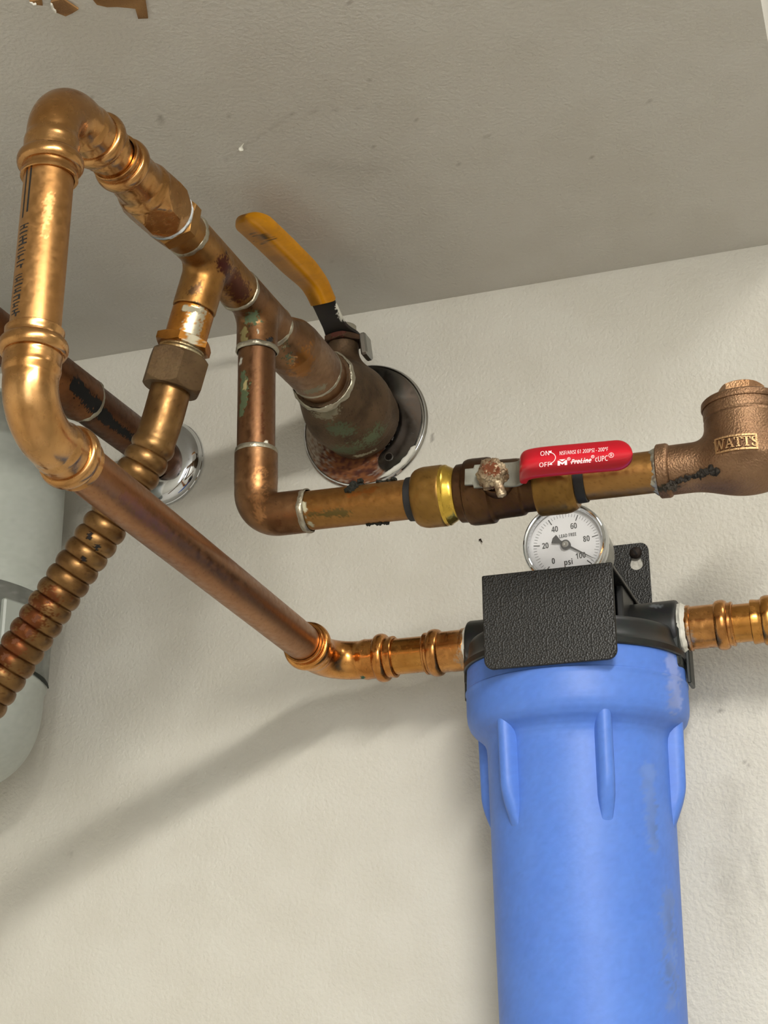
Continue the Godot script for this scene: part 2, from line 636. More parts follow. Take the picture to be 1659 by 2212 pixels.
func materials() -> void:
	var rough_tex := noise_tex(512, 0.02, false, FastNoiseLite.TYPE_SIMPLEX_SMOOTH, ramp(0.55, 1.0), 4, 5, 4)
	var fine := noise_tex(512, 0.05, false, FastNoiseLite.TYPE_SIMPLEX_SMOOTH, null, 4, 9, 4)
	M.new = tri_plane(metal(0.50), 18.0)
	M.new.roughness_texture = rough_tex
	relief(M.new, fine, 0.0014)
	M.fresh = tri_plane(metal(0.32), 18.0)
	M.fresh.roughness_texture = rough_tex
	relief(M.fresh, fine, 0.001)
	M.old = tri_plane(metal(0.52, 0.92), 18.0)
	M.old.roughness_texture = rough_tex
	relief(M.old, fine, 0.0022)
	M.bronze = tri_plane(metal(0.50, 0.95), 22.0)
	relief(M.bronze, noise_tex(512, 0.06, false, FastNoiseLite.TYPE_SIMPLEX_SMOOTH, null, 4, 21, 3), 0.022)
	M.cast = tri_plane(metal(0.62, 0.75), 18.0)
	relief(M.cast, fine, 0.012)
	M.dull = metal(0.85, 0.0)
	M.solder = tri_plane(metal(0.42, 0.9), 18.0)
	relief(M.solder, fine, 0.02)
	M.chrome = metal(0.08, 1.0, false, Color(0.80, 0.81, 0.82))
	M.chrome_worn = tri_plane(metal(0.28, 1.0), 14.0)
	M.chrome_worn.roughness_texture = rough_tex
	M.steel = metal(0.38, 1.0, false, Color(0.62, 0.62, 0.60))
	M.black_rubber = metal(0.6, 0.0, false, Color(0.055, 0.055, 0.062))
	M.black_plastic = tri_plane(metal(0.42, 0.0), 12.0)
	M.hammer = tri_plane(metal(0.42, 0.0, false, Color(0.125, 0.125, 0.118)), 40.0)
	relief(M.hammer, noise_tex(512, 0.045, false, FastNoiseLite.TYPE_CELLULAR, null, 4, 4, 1), 0.02)
	M.hammer.albedo_texture = noise_tex(512, 0.045, false, FastNoiseLite.TYPE_CELLULAR, ramp(1.0, 0.3), 4, 4, 1)
	M.blue = tri_plane(metal(0.48, 0.0), 10.0)
	relief(M.blue, noise_tex(512, 0.04, false, FastNoiseLite.TYPE_SIMPLEX_SMOOTH, null, 4, 8, 3), 0.004)
	M.yellow = metal(0.38, 0.0)
	M.lever = metal(0.6, 0.3)
	M.red = metal(0.28, 0.0, false, Color(0.75, 0.055, 0.14))
	M.red.clearcoat_enabled = true
	M.red.clearcoat = 0.4
	M.red.clearcoat_roughness = 0.2
	M.ink_white = metal(0.6, 0.0, false, Color(0.95, 0.88, 0.88))
	M.ink = metal(0.6, 0.0, false, Color(0.045, 0.05, 0.055))
	M.dial = metal(0.55, 0.0, false, Color(0.93, 0.93, 0.94))
	M.white = metal(0.8, 0.0)
	M.tank = tri_plane(metal(0.42, 0.0), 8.0)
	relief(M.tank, noise_tex(512, 0.03, false, FastNoiseLite.TYPE_SIMPLEX_SMOOTH, null, 4, 18, 3), 0.006)
	M.galv = metal(0.5, 0.7)
	var g := StandardMaterial3D.new()
	g.transparency = BaseMaterial3D.TRANSPARENCY_ALPHA
	g.albedo_color = Color(1, 1, 1, 0.04)
	g.roughness = 0.05
	M.glass = g
	var orange_peel := noise_tex(1024, 0.045, false, FastNoiseLite.TYPE_SIMPLEX_SMOOTH, null, 4, 31, 4)
	M.wall = tri_plane(metal(0.55, 0.0), 5.5, true)
	relief(M.wall, orange_peel, 0.042)
	M.room = metal(0.85, 0.0, false, Color(0.86, 0.85, 0.82))
	M.floor = metal(0.7, 0.0, false, Color(0.80, 0.79, 0.77))
	M.paper = tri_plane(metal(0.9, 0.0), 30.0)
	relief(M.paper, fine, 0.03)
	M.lamp = metal(0.5, 0.0, false, Color(1, 1, 1))
	M.lamp.emission_enabled = true
	M.lamp.emission = Color(1.0, 0.96, 0.90)
	M.lamp.emission_energy_multiplier = 2.0
	M.daylight = metal(0.5, 0.0, false, Color(1, 1, 1))
	M.daylight.emission_enabled = true
	M.daylight.emission = Color(0.93, 0.97, 1.0)
	M.daylight.emission_energy_multiplier = 1.0
	M.lamp_body = metal(0.5, 0.0, false, Color(0.85, 0.85, 0.84))

# ------------------------------------------------------------------ writing
func letters(text: String, height: float, depth: float, bold := false, face := "Droid Sans") -> Buf:
	var f := SystemFont.new()
	f.font_names = PackedStringArray([face])
	if bold:
		f.font_weight = 700
	var t := TextMesh.new()
	t.font = f
	t.text = text
	t.font_size = 64
	t.pixel_size = height / 46.0
	t.depth = depth
	t.curve_step = 1.5
	var a := t.get_mesh_arrays()
	var b := Buf.new()
	b.v = a[Mesh.ARRAY_VERTEX]
	b.n = a[Mesh.ARRAY_NORMAL]
	b.i0 = a[Mesh.ARRAY_INDEX]
	return b

func write(called: String, text: String, at: Vector3, height: float, turn: float, mat: Material, parent: Node3D, squeeze := 1.0, bold := false, depth := 0.16, face := "Droid Sans", shear := 0.0, kept := true) -> void:
	var b := letters(text, height, depth, bold, face)
	var bs := Basis(Vector3(0, 0, 1), turn)
	for i in b.v.size():
		var q := b.v[i]
		b.v[i] = at + bs * Vector3(q.x * squeeze + q.y * shear, q.y, q.z)
		b.n[i] = bs * b.n[i]
	part(called, b, [mat], parent)

# ------------------------------------------------------------------ scene
func _ready() -> void:
	var cam := Camera3D.new()
	cam.name = "camera"
	cam.fov = 37.4145526
	cam.near = 0.02
	cam.far = 20.0
	cam.position = mm(Vector3(43.789, -46.790, 925.233))
	cam.basis = Basis(Vector3(0.94438223, -0.00696739, -0.32877599), Vector3(0.1176187, 0.94079608, 0.31791284), Vector3(0.30709614, -0.33890145, 0.8892906))
	add_child(cam)
	cam.current = true
	var we := WorldEnvironment.new()
	we.name = "world_environment"
	var env := Environment.new()
	env.background_mode = Environment.BG_COLOR
	env.background_color = Color(0.02, 0.02, 0.02)
	env.tonemap_mode = Environment.TONE_MAPPER_LINEAR
	env.tonemap_exposure = 1.06
	env.sdfgi_enabled = true
	env.ssao_enabled = true
	env.ssil_enabled = true
	we.environment = env
	add_child(we)
	na.seed = 11
	na.frequency = 0.035
	na.fractal_octaves = 3
	nb.seed = 23
	nb.frequency = 0.42
	nb.fractal_octaves = 2
	nc.seed = 37
	nc.frequency = 0.09
	nc.fractal_octaves = 4
	materials()
	lamp_strip(Vector3(186, 464, 1180), 900.0, 40.0, deg_to_rad(-40), 1.62)
	daylight_window(Vector3(750, -60, 2990), Vector2(1300, 1300), 0.3)
	ceiling_panel(Vector3(750, 750, 2350), 600.0, 2.5, "square white panel light in the higher ceiling behind the camera")
	ceiling_panel(Vector3(330, 750, 330), 200.0, 0.16, "small square panel light beside the tall side of the boxed-in ceiling")
	room()
	main_line()
	left_drop()
	branch_and_flex()
	middle_drop()
	red_valve()
	check_valve()
	back_pipe()
	tank()
	filter()
	gauge()
	filter_pipes()
	small_things()

# A batten lamp running along z, its diffuser turned down to the left; the light lies just before the diffuser.
func lamp_strip(c: Vector3, long: float, wide: float, turn: float, energy: float) -> void:
	thing("strip_light", "long white strip light fixture mounted to the right of the boxed-in ceiling", "lamp", c)
	var bs := Basis(Vector3(0, 0, 1), turn)
	var b := Buf.new()
	box(b, c + bs * Vector3(0, 30, 0), Vector3(wide + 30, 40, long + 40), 4, bs)
	part("lamp_body", b, [M.lamp_body])
	b = Buf.new()
	box(b, c, Vector3(wide, 20, long), 3, bs)
	part("lamp_diffuser", b, [M.lamp])
	var l := AreaLight3D.new()
	l.name = "strip_light_glow"
	l.area_size = Vector2(wide, long) * K
	l.light_color = Color(1.0, 0.985, 0.95)
	l.light_energy = energy
	l.area_range = 8.0
	l.area_attenuation = 2.0
	l.shadow_enabled = true
	root.add_child(l)
	# the light looks along its own -z; turn that to the diffuser's face
	var down := bs * Vector3(0, -1, 0)
	l.basis = Basis(down.cross(Vector3(0, 0, 1)).normalized() * -1.0, Vector3(0, 0, 1), -down)
	l.position = bs * Vector3(0, -14, 0) * K

# A flush square panel in the higher ceiling to the right.
func ceiling_panel(c: Vector3, side: float, energy: float, label: String) -> void:
	thing("ceiling_light", label, "lamp", c)
	var b := Buf.new()
	for s in [-1.0, 1.0]:
		box(b, c + Vector3(s * (side / 2 + 12), 0, 0), Vector3(24, 18, side + 48), 2)
		box(b, c + Vector3(0, 0, s * (side / 2 + 12)), Vector3(side, 18, 24), 2)
	part("frame", b, [M.lamp_body])
	b = Buf.new()
	box(b, c + Vector3(0, 2, 0), Vector3(side, 8, side))
	part("lamp_diffuser", b, [M.lamp])
	var l := AreaLight3D.new()
	l.name = "ceiling_light_glow"
	l.area_size = Vector2(side, side) * K
	l.light_color = Color(1.0, 0.985, 0.96)
	l.light_energy = energy
	l.area_range = 8.0
	l.area_attenuation = 2.0
	l.shadow_enabled = true
	root.add_child(l)
	l.rotation_degrees = Vector3(-90, 0, 0)
	l.position = Vector3(0, -0.012, 0)

# A daylit window in the wall behind the camera: its bright pane, and the light that comes in through it.
func daylight_window(c: Vector3, size: Vector2, energy: float) -> void:
	origin = Vector3(0, -LIFT, 0)
	root = Node3D.new()
	root.name = "window_1"
	root.set_meta("kind", "structure")
	add_child(root)
	var b := Buf.new()
	for s in [-1.0, 1.0]:
		box(b, c + Vector3(s * (size.x / 2 + 30), 0, -8), Vector3(60, size.y + 120, 40), 4)
		box(b, c + Vector3(0, s * (size.y / 2 + 30), -8), Vector3(size.x, 60, 40), 4)
	box(b, c + Vector3(0, 0, -8), Vector3(40, size.y, 36), 4)
	part("window_frame", b, [M.lamp_body])
	b = Buf.new()
	box(b, c, Vector3(size.x, size.y, 6))
	part("window_pane", b, [M.daylight])
	var l := AreaLight3D.new()
	l.name = "window_daylight"
	l.area_size = size * K
	l.light_color = Color(0.93, 0.97, 1.0)
	l.light_energy = energy
	l.area_range = 10.0
	l.area_attenuation = 2.0
	l.shadow_enabled = true
	root.add_child(l)
	l.position = mm(c + Vector3(0, 0, -34))

func grid_plane(b: Buf, us: PackedFloat32Array, ws: PackedFloat32Array, at: Callable, n: Vector3, paint: Callable) -> void:
	var start := b.v.size()
	for w in ws:
		for u in us:
			var p: Vector3 = at.call(u, w)
			b.v.append(p)
			b.n.append(n)
			var c: Color = paint.call(p, n, 0.0, 0.0)
			c.a = 1.0
			b.c.append(c)
	var row := us.size()
	for j in ws.size() - 1:
		for i in row - 1:
			var a0 := start + j * row + i
			quad(b, a0, a0 + 1, a0 + row + 1, a0 + row)

func steps(lo: float, a: float, c: float, hi: float, s: float) -> PackedFloat32Array:
	var o := PackedFloat32Array([lo])
	var m := int((c - a) / s)
	for k in m + 1:
		o.append(a + (c - a) * k / m)
	o.append(hi)
	return o

func room() -> void:
	var paint := lin(0.80, 0.787, 0.748)
	var shade := lin(0.782, 0.767, 0.725)
	var smudge := lin(0.50, 0.48, 0.45)
	var spots := [
		[Vector3(-57, 105, 0), Vector3(-62, 40, 0), 10.0, 0.16], [Vector3(-68, 60, 0), Vector3(-60, 10, 0), 14.0, 0.13], [Vector3(-50, 80, 0), Vector3(-46, 40, 0), 5.0, 0.2],
		[Vector3(-213, 92, 0), Vector3(-206, 100, 0), 0.6, 0.6], [Vector3(-48, 118, 0), Vector3(-45, 114, 0), 0.9, 0.7], [Vector3(-60, 150, 0), Vector3(-57, 149, 0), 0.8, 0.7],
		[Vector3(-330, 300, 0), Vector3(-332, 296, 0), 0.8, 0.6], [Vector3(-505, 86, 0), Vector3(-504, 85, 0), 1.2, 0.6], [Vector3(-70, 300, 0), Vector3(-69, 300, 0), 0.8, 0.6],
		[Vector3(-470, 115, 0), Vector3(-469, 113, 0), 0.9, 0.5], [Vector3(-150, 330, 0), Vector3(-150, 326, 0), 0.5, 0.6], [Vector3(-240, 358, 0), Vector3(-240, 354, 0), 0.6, 0.7]]
	var wall_paint := func(p: Vector3, _n, _s, _a):
		var c := paint.lerp(shade, clampf(0.5 + na.get_noise_3dv(p * 0.5) * 1.2, 0.0, 1.0))
		for m in spots:
			var a: Vector3 = m[0]
			var ab: Vector3 = m[1] - a
			var u := clampf((p - a).dot(ab) / ab.length_squared(), 0.0, 1.0)
			var d: float = (p - a - ab * u).length() / m[2] + nc.get_noise_3dv(p) * 0.6
			if d < 1.0:
				c = c.lerp(smudge, (1.0 - d) * m[3])
		return c
	var b := Buf.new()
	grid_plane(b, steps(-1300, -600, 60, 1600, 2.0), steps(-LIFT, -60, 480, 760, 2.0), func(u, w): return Vector3(u, w, 0), Vector3(0, 0, 1), wall_paint)
	box(b, Vector3(150, (760 - LIFT) / 2.0, -51), Vector3(2900, 760 + LIFT, 100), 0, Basis.IDENTITY, paint)
	struct("wall_back", b, [M.wall])
	var cpaint := lin(0.785, 0.772, 0.742)
	var cshade := lin(0.77, 0.755, 0.722)
	var cdark := lin(0.42, 0.38, 0.33)
	var rng := RandomNumberGenerator.new()
	rng.seed = 5
	var specks := []
	for k in 26:
		var q := Vector3(rng.randf_range(-420, 10), 461.6, rng.randf_range(40, 380))
		specks.append([q, q + Vector3(rng.randf_range(-3, 3), 0, rng.randf_range(-2, 2)), rng.randf_range(0.5, 1.3), rng.randf_range(0.3, 0.7)])
	for q in [[Vector3(-318, 461.6, 268), Vector3(-319, 461.6, 262), 2.6, 0.6], [Vector3(-300, 461.6, 215), Vector3(-245, 461.6, 245), 1.1, 0.22], [Vector3(-245, 461.6, 245), Vector3(-195, 461.6, 235), 1.0, 0.2], [Vector3(-250, 461.6, 190), Vector3(-225, 461.6, 175), 16.0, 0.12]]:
		specks.append(q)
	var cp := func(p: Vector3, _n, _s, _a):
		var c := cpaint.lerp(cshade, clampf(0.5 + na.get_noise_3dv(p * 0.5) * 1.2, 0.0, 1.0))
		for m in specks:
			var a: Vector3 = m[0]
			var ab: Vector3 = m[1] - a
			var u := clampf((p - a).dot(ab) / maxf(ab.length_squared(), 0.01), 0.0, 1.0)
			var d: float = (p - a - ab * u).length() / m[2] + nb.get_noise_3dv(p) * 0.5
			if d < 1.0:
				c = c.lerp(cdark, (1.0 - d) * m[3])
		return c
	b = Buf.new()
	grid_plane(b, steps(-1300, -480, 15, 19, 2.5), steps(0, 10, 420, 1500, 2.5), func(u, w): return Vector3(u, 461.6, w), Vector3(0, -1, 0), cp)
	face4(b, Vector3(19, 461.6, 0), Vector3(19, 461.6, 1500), Vector3(19, 760, 1500), Vector3(19, 760, 0), Vector3(1, 0, 0), cpaint)
	face4(b, Vector3(-1300, 461.6, 1500), Vector3(19, 461.6, 1500), Vector3(19, 760, 1500), Vector3(-1300, 760, 1500), Vector3(0, 0, 1), cpaint)
	struct("ceiling", b, [M.wall])
	b = Buf.new()
	box(b, Vector3(150, 810, 1500), Vector3(3100, 100, 3200), 0)
	struct("ceiling_001", b, [M.room])
	b = Buf.new()
	box(b, Vector3(150, -LIFT - 50, 1500), Vector3(3100, 100, 3200), 0)
	struct("floor", b, [M.floor])
	b = Buf.new()
	box(b, Vector3(-1350, (760 - LIFT) / 2.0, 1500), Vector3(100, 760 + LIFT, 3200), 0)
	struct("wall_left", b, [M.room])
	b = Buf.new()
	box(b, Vector3(1650, (760 - LIFT) / 2.0, 1500), Vector3(100, 760 + LIFT, 3200), 0)
	struct("wall_right", b, [M.room])
	b = Buf.new()
	box(b, Vector3(150, (760 - LIFT) / 2.0, 3050), Vector3(2900, 760 + LIFT, 100), 0)
	struct("wall_front", b, [M.room])

# copper tones
func bright(marks := [], streak := Vector3.ZERO) -> Callable:
	return coat(lin(0.74, 0.57, 0.375), lin(0.67, 0.49, 0.295), lin(0.48, 0.335, 0.20), 0.13, marks, 1.0, streak)

func tarnish(marks := [], streak := Vector3.ZERO) -> Callable:
	return coat(lin(0.53, 0.395, 0.275), lin(0.46, 0.325, 0.21), lin(0.28, 0.19, 0.13), 0.26, marks, 1.0, streak)

func amber(marks := [], streak := Vector3.ZERO) -> Callable:
	return coat(lin(0.62, 0.465, 0.27), lin(0.55, 0.39, 0.205), lin(0.33, 0.22, 0.12), 0.2, marks, 1.0, streak)

func green_at(p: Vector3, r: float) -> Array:
	return [p, p + Vector3(0, 0.2, 0), r, lin(0.33, 0.42, 0.30), true, 0.8]

func solder_ring(c: Vector3, dir: Vector3, r: float, w := 2.2, h := 0.9, parent: Node3D = null, sd := 0.0, called := "solder_ring") -> void:
	var b := Buf.new()
	var d := dir.normalized()
	var p := PackedVector2Array()
	for k in 9:
		var a := PI * k / 8.0
		p.append(Vector2(w - w * cos(a), r + h * sin(a) - 0.15))
	var j := func(s, _a, _r0, q):
		return na.get_noise_3dv(q * 3.0 + Vector3(sd, 0, 0)) * h * 0.9
	sweep(b, line(c - d * w, c + d * w), p, 80, coat(lin(0.72, 0.70, 0.63), lin(0.60, 0.57, 0.50), lin(0.36, 0.32, 0.26), 0.3), j)
	part(called, b, [M.solder, M.dull], parent)

func pipe_shell(a: Vector3, c: Vector3, r: float, paint: Callable, segs := 88, step := 1.1) -> Buf:
	var b := Buf.new()
	var l := a.distance_to(c)
	sweep(b, line(a, c), PackedVector2Array([Vector2(0, r - 1.6), Vector2(0, r), Vector2(l, r), Vector2(l, r - 1.6)]), segs, paint, null, Vector3(0.31, 0.9, 0.27), step)
	return b

func elbow(called: String, label: String, a: Vector3, corner: Vector3, c: Vector3, bend_r: float, paint: Callable, mat: Material, group: String) -> void:
	var path := bend(a, corner, c, bend_r)
	var total := length_of(path)
	var s := press(12.7, 15.1, 5.0, 19.0)
	s.append_array(prof([20.5, 12.4, 22.5, 11.9]))
	var p := s.duplicate()
	p.append_array(mirrored(s, total))
	var b := Buf.new()
	var hexed := func(q, ang, _r0, _p):
		var e := minf(absf(q - 15.5), absf(total - 15.5 - q))
		return -0.28 * smoothstep(3.2, 1.5, e) * (0.5 + 0.5 * cos(6.0 * ang))
	sweep(b, path, p, 96, paint, hexed, Vector3(0.31, 0.9, 0.27), 0.8)
	solo(called, b, [mat, M.dull], label, "pipe elbow", corner, group)

func tee(called: String, label: String, c: Vector3, z0: float, z1: float, bdir: Vector3, bl: float, r: float, paint: Callable, group: String) -> void:
	thing(called, label, "pipe tee", c, group)
	var b := Buf.new()
	var f := func(p: Vector3) -> float:
		var m := cyl(p, Vector3(c.x, c.y, z0), Vector3(0, 0, 1), z1 - z0, r, 0.5)
		var k := cyl(p, c, bdir, bl, r - 0.1, 0.5)
		return smin(m, k, 5.0)
	var e := c + bdir * bl
	var lo := Vector3(minf(c.x, e.x) - r - 2, minf(c.y, e.y) - r - 2, z0 - 2)
	var hi := Vector3(maxf(c.x, e.x) + r + 2, maxf(c.y, e.y) + r + 2, z1 + 2)
	nets(b, f, lo, hi, 0.75, paint)
	part("tee_body", b, [M.old, M.dull])

func main_line() -> void:
	var ax := Vector3(-289.4, 372.2, 0)
	var Z := Vector3(0, 0, 1)
	# escutcheon on the wall: a rusty split plate and its sliding half
	thing("split_escutcheon", "round rusty and chromed split escutcheon on the wall behind the yellow-handled valve", "escutcheon", Vector3(-288.8, 371.4, 0))
	var c := Vector3(-288.8, 371.4, 0)
	var b := Buf.new()
	var rust := lin(0.46, 0.27, 0.13)
	var rust2 := lin(0.27, 0.12, 0.05)
	var worn := lin(0.60, 0.56, 0.50)
	var clean := lin(0.66, 0.65, 0.62)
	var plate_paint := func(p: Vector3, _n, _s, _a):
		var q := p - c
		var d: float = Vector2(q.x + 4.0, q.y + 27.0).length() / 26.0
		var side := clampf((q.x + 8.0) / 30.0, 0.0, 1.0)
		d += nb.get_noise_3dv(p) * 0.75 + na.get_noise_3dv(p * 2.0) * 0.5 + side * 0.25
		var col := worn.lerp(clean, side)
		if q.x < 14.0:
			col = col.lerp(lin(0.42, 0.33, 0.25), clampf(nb.get_noise_3dv(p * 1.7) * 2.0, 0.0, 0.8))
		var k := clampf((1.5 - d) * 1.4, 0.0, 1.0)
		col = col.lerp(rust.lerp(rust2, clampf(0.5 + nc.get_noise_3dv(p * 2.0) * 2.0, 0, 1)), k)
		col.a = 0.0 if k > 0.25 or side < 0.35 else 1.0
		return col
	sweep(b, line(c, c + Z * 10), prof([0.4, 46.2, 1.6, 46.4, 2.6, 45.6, 3.2, 44.0, 4.2, 38.0, 4.8, 30.0, 5.0, 22.0, 1.0, 21.5]), 120, plate_paint, null, Vector3.UP, 0.7)
	part("back_plate", b, [M.chrome_worn, M.dull])
	b = Buf.new()
	var pts := PackedVector2Array()
	for k in 41:
		var a := deg_to_rad(lerpf(112.0, -52.0, k / 40.0))
		pts.append(Vector2(cos(a), sin(a)) * 43.2)
	var ea := deg_to_rad(-57.0)
	pts.append_array(arc(cos(ea) * 35.5, sin(ea) * 35.5, 8.2, -40.0, -215.0, 12))
	for k in 41:
		var a := deg_to_rad(lerpf(-46.0, 112.0, k / 40.0))
		pts.append(Vector2(cos(a), sin(a)) * 27.0)
	plate(b, pts, c + Vector3(0, 0, 5.2), Vector3(1, 0, 0), Vector3(0, 1, 0), 1.1, 0.0, lin(0.50, 0.49, 0.48))
	var half := part("sliding_half", b, [M.chrome_worn], null, "polished crescent half of the plate")
	b = Buf.new()
	disc(b, c + Vector3(cos(ea) * 35, sin(ea) * 35 + 1.5, 6.45), Z, 2.6, 32, lin(0.30, 0.29, 0.28))
	sweep(b, line(c + Vector3(cos(ea) * 35, sin(ea) * 35 + 1.5, 6.3), c + Vector3(cos(ea) * 35, sin(ea) * 35 + 1.5, 6.9)), prof([0, 3.1, 0.5, 3.0, 0.5, 2.5, 0.1, 2.4]), 32, flat(lin(0.7, 0.7, 0.69)))
	part("rivet_hole", b, [M.chrome_worn], half)
	b = Buf.new()
	var rim := PackedVector3Array()
	for k in 61:
		var a := deg_to_rad(lerpf(100.0, -260.0, k / 60.0))
		rim.append(c + Vector3(cos(a) * 45.0, sin(a) * 45.0, 3.4))
	var rl := length_of(rim)
	sweep(b, rim, prof([0, 0.8, rl, 0.8]), 12, flat(lin(0.80, 0.80, 0.78)), null, Z, 2.0)
	part("rim", b, [M.chrome])
	b = Buf.new()
	var smear := PackedVector3Array()
	for k in 31:
		var a := deg_to_rad(lerpf(-30.0, -74.0, k / 30.0))
		smear.append(c + Vector3(cos(a) * 43.8, sin(a) * 43.8, 5.2))
	rl = length_of(smear)
	sweep(b, smear, prof([0, 0.2, 3, 1.9, rl - 8, 1.7, rl, 0.3]), 14, flat(lin(0.80, 0.79, 0.75)), func(_s, _a, _r, q): return na.get_noise_3dv(q * 4.0) * 0.8, Z, 1.0)
	part("paint_smear", b, [M.white])
	# pipe stub out of the wall
	solo("copper_pipe", pipe_shell(Vector3(-289, 372.2, -30), Vector3(-289, 372.2, 22), 17.4, coat(lin(0.20, 0.17, 0.14), lin(0.15, 0.12, 0.10), lin(0.08, 0.07, 0.06), 0.3)), [M.old, M.dull], "dark copper pipe stub leaving the wall inside the rusty split escutcheon", "pipe", Vector3(-289, 372.2, 0))
	# ball valve with the yellow lever
	thing("ball_valve", "dark tarnished bronze ball valve with long yellow lever, near the ceiling", "valve", Vector3(-289.4, 372.2, 18))
	var grn := lin(0.36, 0.39, 0.29)
	var vp := coat(lin(0.40, 0.32, 0.24), lin(0.33, 0.26, 0.19), lin(0.17, 0.14, 0.11), 0.32, [
		[Vector3(-296, 345, 30), Vector3(-272, 351, 34), 9.5, grn, false, 0.9], [Vector3(-290, 345, 60), Vector3(-282, 347, 54), 6.0, lin(0.33, 0.36, 0.27), false, 1.0],
		[Vector3(-291, 342, 16), Vector3(-276, 345, 15), 1.6, lin(0.62, 0.60, 0.50), true, 1.2], [Vector3(-280, 346.5, 79), Vector3(-268, 356, 76), 2.2, lin(0.48, 0.36, 0.14), true, 1.2],
		[Vector3(-300, 347, 74), Vector3(-282, 349, 76), 5.0, lin(0.50, 0.47, 0.38), true, 0.9]])
	b = Buf.new()
	var f := func(p: Vector3) -> float:
		var rho := Vector2(p.x - ax.x, p.y - ax.y).length()
		var z := p.z
		var r := 30.8
		if z > 38.0:
			r = lerpf(30.8, 20.2, smoothstep(38.0, 84.0, z) * 0.45 + clampf((z - 38.0) / 42.0, 0.0, 1.0) * 0.55)
		elif z < 30.0:
			r = 30.4 - 0.6 * clampf((30.0 - z) / 20.0, 0, 1)
		if z < 22.0:
			r -= 1.0 * smoothstep(22.0, 20.4, z)
		var d := maxf((rho - r) * 0.93, maxf(9.0 - z, z - 83.0))
		var neck := cyl(p, Vector3(-289.4, 372.2, 44), Vector3(0, 1, 0), 43.0, 10.8, 0.5)
		return smin(d, neck, 9.0)
	nets(b, f, Vector3(-323, 338, 6), Vector3(-256, 419, 87), 1.0, vp)
	part("valve_body", b, [M.cast, M.dull])
	solder_ring(ax + Z * 80, Z, 20.2, 2.8, 1.6, null, 3.0)
	b = Buf.new()
	hex_nut(b, Vector3(-289.4, 415, 44), Vector3.UP, Vector3(0.3, 0, 1), 12.3, 4.6, 0.8, 4.0, coat(lin(0.36, 0.27, 0.20), lin(0.28, 0.21, 0.16), lin(0.14, 0.1, 0.08), 0.4, [[Vector3(-292, 418, 56), Vector3(-286, 418, 57), 3.0, lin(0.30, 0.13, 0.06), true, 0.9]]))
	part("packing_nut", b, [M.cast, M.dull])
	# lever: flat at the stem, cranked up, then straight along the pipe
	var lp := dense(PackedVector3Array([Vector3(-288, 421.6, 27), Vector3(-289.2, 421.6, 44), Vector3(-290.0, 422.6, 58), Vector3(-291.2, 431, 74), Vector3(-292.6, 439.5, 93), Vector3(-297, 441.2, 140), Vector3(-301.6, 441.2, 183)]), 0.6)
	var hw := PackedFloat32Array()
	var ht := PackedFloat32Array()
	var cut := 0
	for k in lp.size():
		var z := lp[k].z
		if z < 77.0:
			cut = k
	var lw := PackedFloat32Array()
	var lt := PackedFloat32Array()
	var first := lp.slice(0, cut + 3)
	for k in first.size():
		var z := first[k].z
		lw.append(11.5 * sqrt(clampf((z - 25.0) / 8.0, 0.05, 1.0)) if z < 40 else lerpf(11.5, 8.2, smoothstep(44, 62, z)))
		lt.append(1.5)
	b = Buf.new()
	ribbon(b, first, Vector3(1, 0, 0), lw, lt, coat(lin(0.17, 0.16, 0.15), lin(0.13, 0.125, 0.115), lin(0.22, 0.11, 0.06), 0.2, [[Vector3(-283, 431, 72), Vector3(-283, 426, 63), 2.6, lin(0.78, 0.77, 0.72), true, 0.5]]), 0.3)
	smooth(b, 40)
	var lever := part("lever", b, [M.lever, M.dull])
	var grip := lp.slice(cut)
	for k in grip.size():
		var z := grip[k].z
		var w := lerpf(9.0, 12.2, smoothstep(77, 118, z))
		var tip := clampf((183.0 - z) / 12.0, 0.0, 1.0)
		hw.append(w * sqrt(maxf(1.0 - (1.0 - tip) * (1.0 - tip), 0.0001)))
		ht.append(2.7 * sqrt(maxf(1.0 - pow(1.0 - clampf((183.0 - z) / 3.0, 0.0, 1.0), 2.0), 0.001)))
	b = Buf.new()
	ribbon(b, grip, Vector3(1, 0, 0), hw, ht, coat(lin(0.79, 0.53, 0.05), lin(0.72, 0.47, 0.04), lin(0.36, 0.25, 0.07), 0.14, [[Vector3(-302, 438, 163), Vector3(-297, 438, 157), 3.0, lin(0.22, 0.16, 0.07), false, 1.1], [Vector3(-308, 438, 158), Vector3(-300, 438, 148), 1.0, lin(0.25, 0.18, 0.07), false, 1.4]]), 0.42)
	part("grip", b, [M.yellow, M.yellow], lever, "yellow plastic-dipped grip")
	b = Buf.new()
	hex_nut(b, Vector3(-289.4, 423.2, 42), Vector3.UP, Vector3(1, 0, 0.2), 8.4, 6.5, 1.6, 0.5, flat(lin(0.60, 0.58, 0.52)))
	part("handle_nut", b, [M.cast], lever)
	b = Buf.new()
	box(b, Vector3(-273.5, 412, 42), Vector3(5, 17, 13), 1.2, Basis(Vector3(0, 0, 1), 0.12))
	part("stop_tab", b, [M.steel], lever)
	# reducing coupling
	var red := coat(lin(0.53, 0.41, 0.30), lin(0.465, 0.34, 0.24), lin(0.31, 0.215, 0.15), 0.22, [
		[Vector3(-281, 358, 163), Vector3(-284, 355, 146), 4.6, lin(0.30, 0.34, 0.25), true, 0.9], [Vector3(-284, 358, 158), Vector3(-287, 355, 152), 2.6, lin(0.56, 0.52, 0.40), true, 1.0],
		[Vector3(-277, 359, 143), Vector3(-284, 355, 132), 8.0, lin(0.56, 0.38, 0.20), false, 1.0], [Vector3(-291, 354, 104), Vector3(-280, 355, 103), 3.2, lin(0.52, 0.49, 0.40), true, 1.0]])
	thing("reducing_coupling", "swollen brown copper reducing coupling between the tee and the yellow-handled valve", "pipe coupling", ax + Z * 95)
	b = Buf.new()
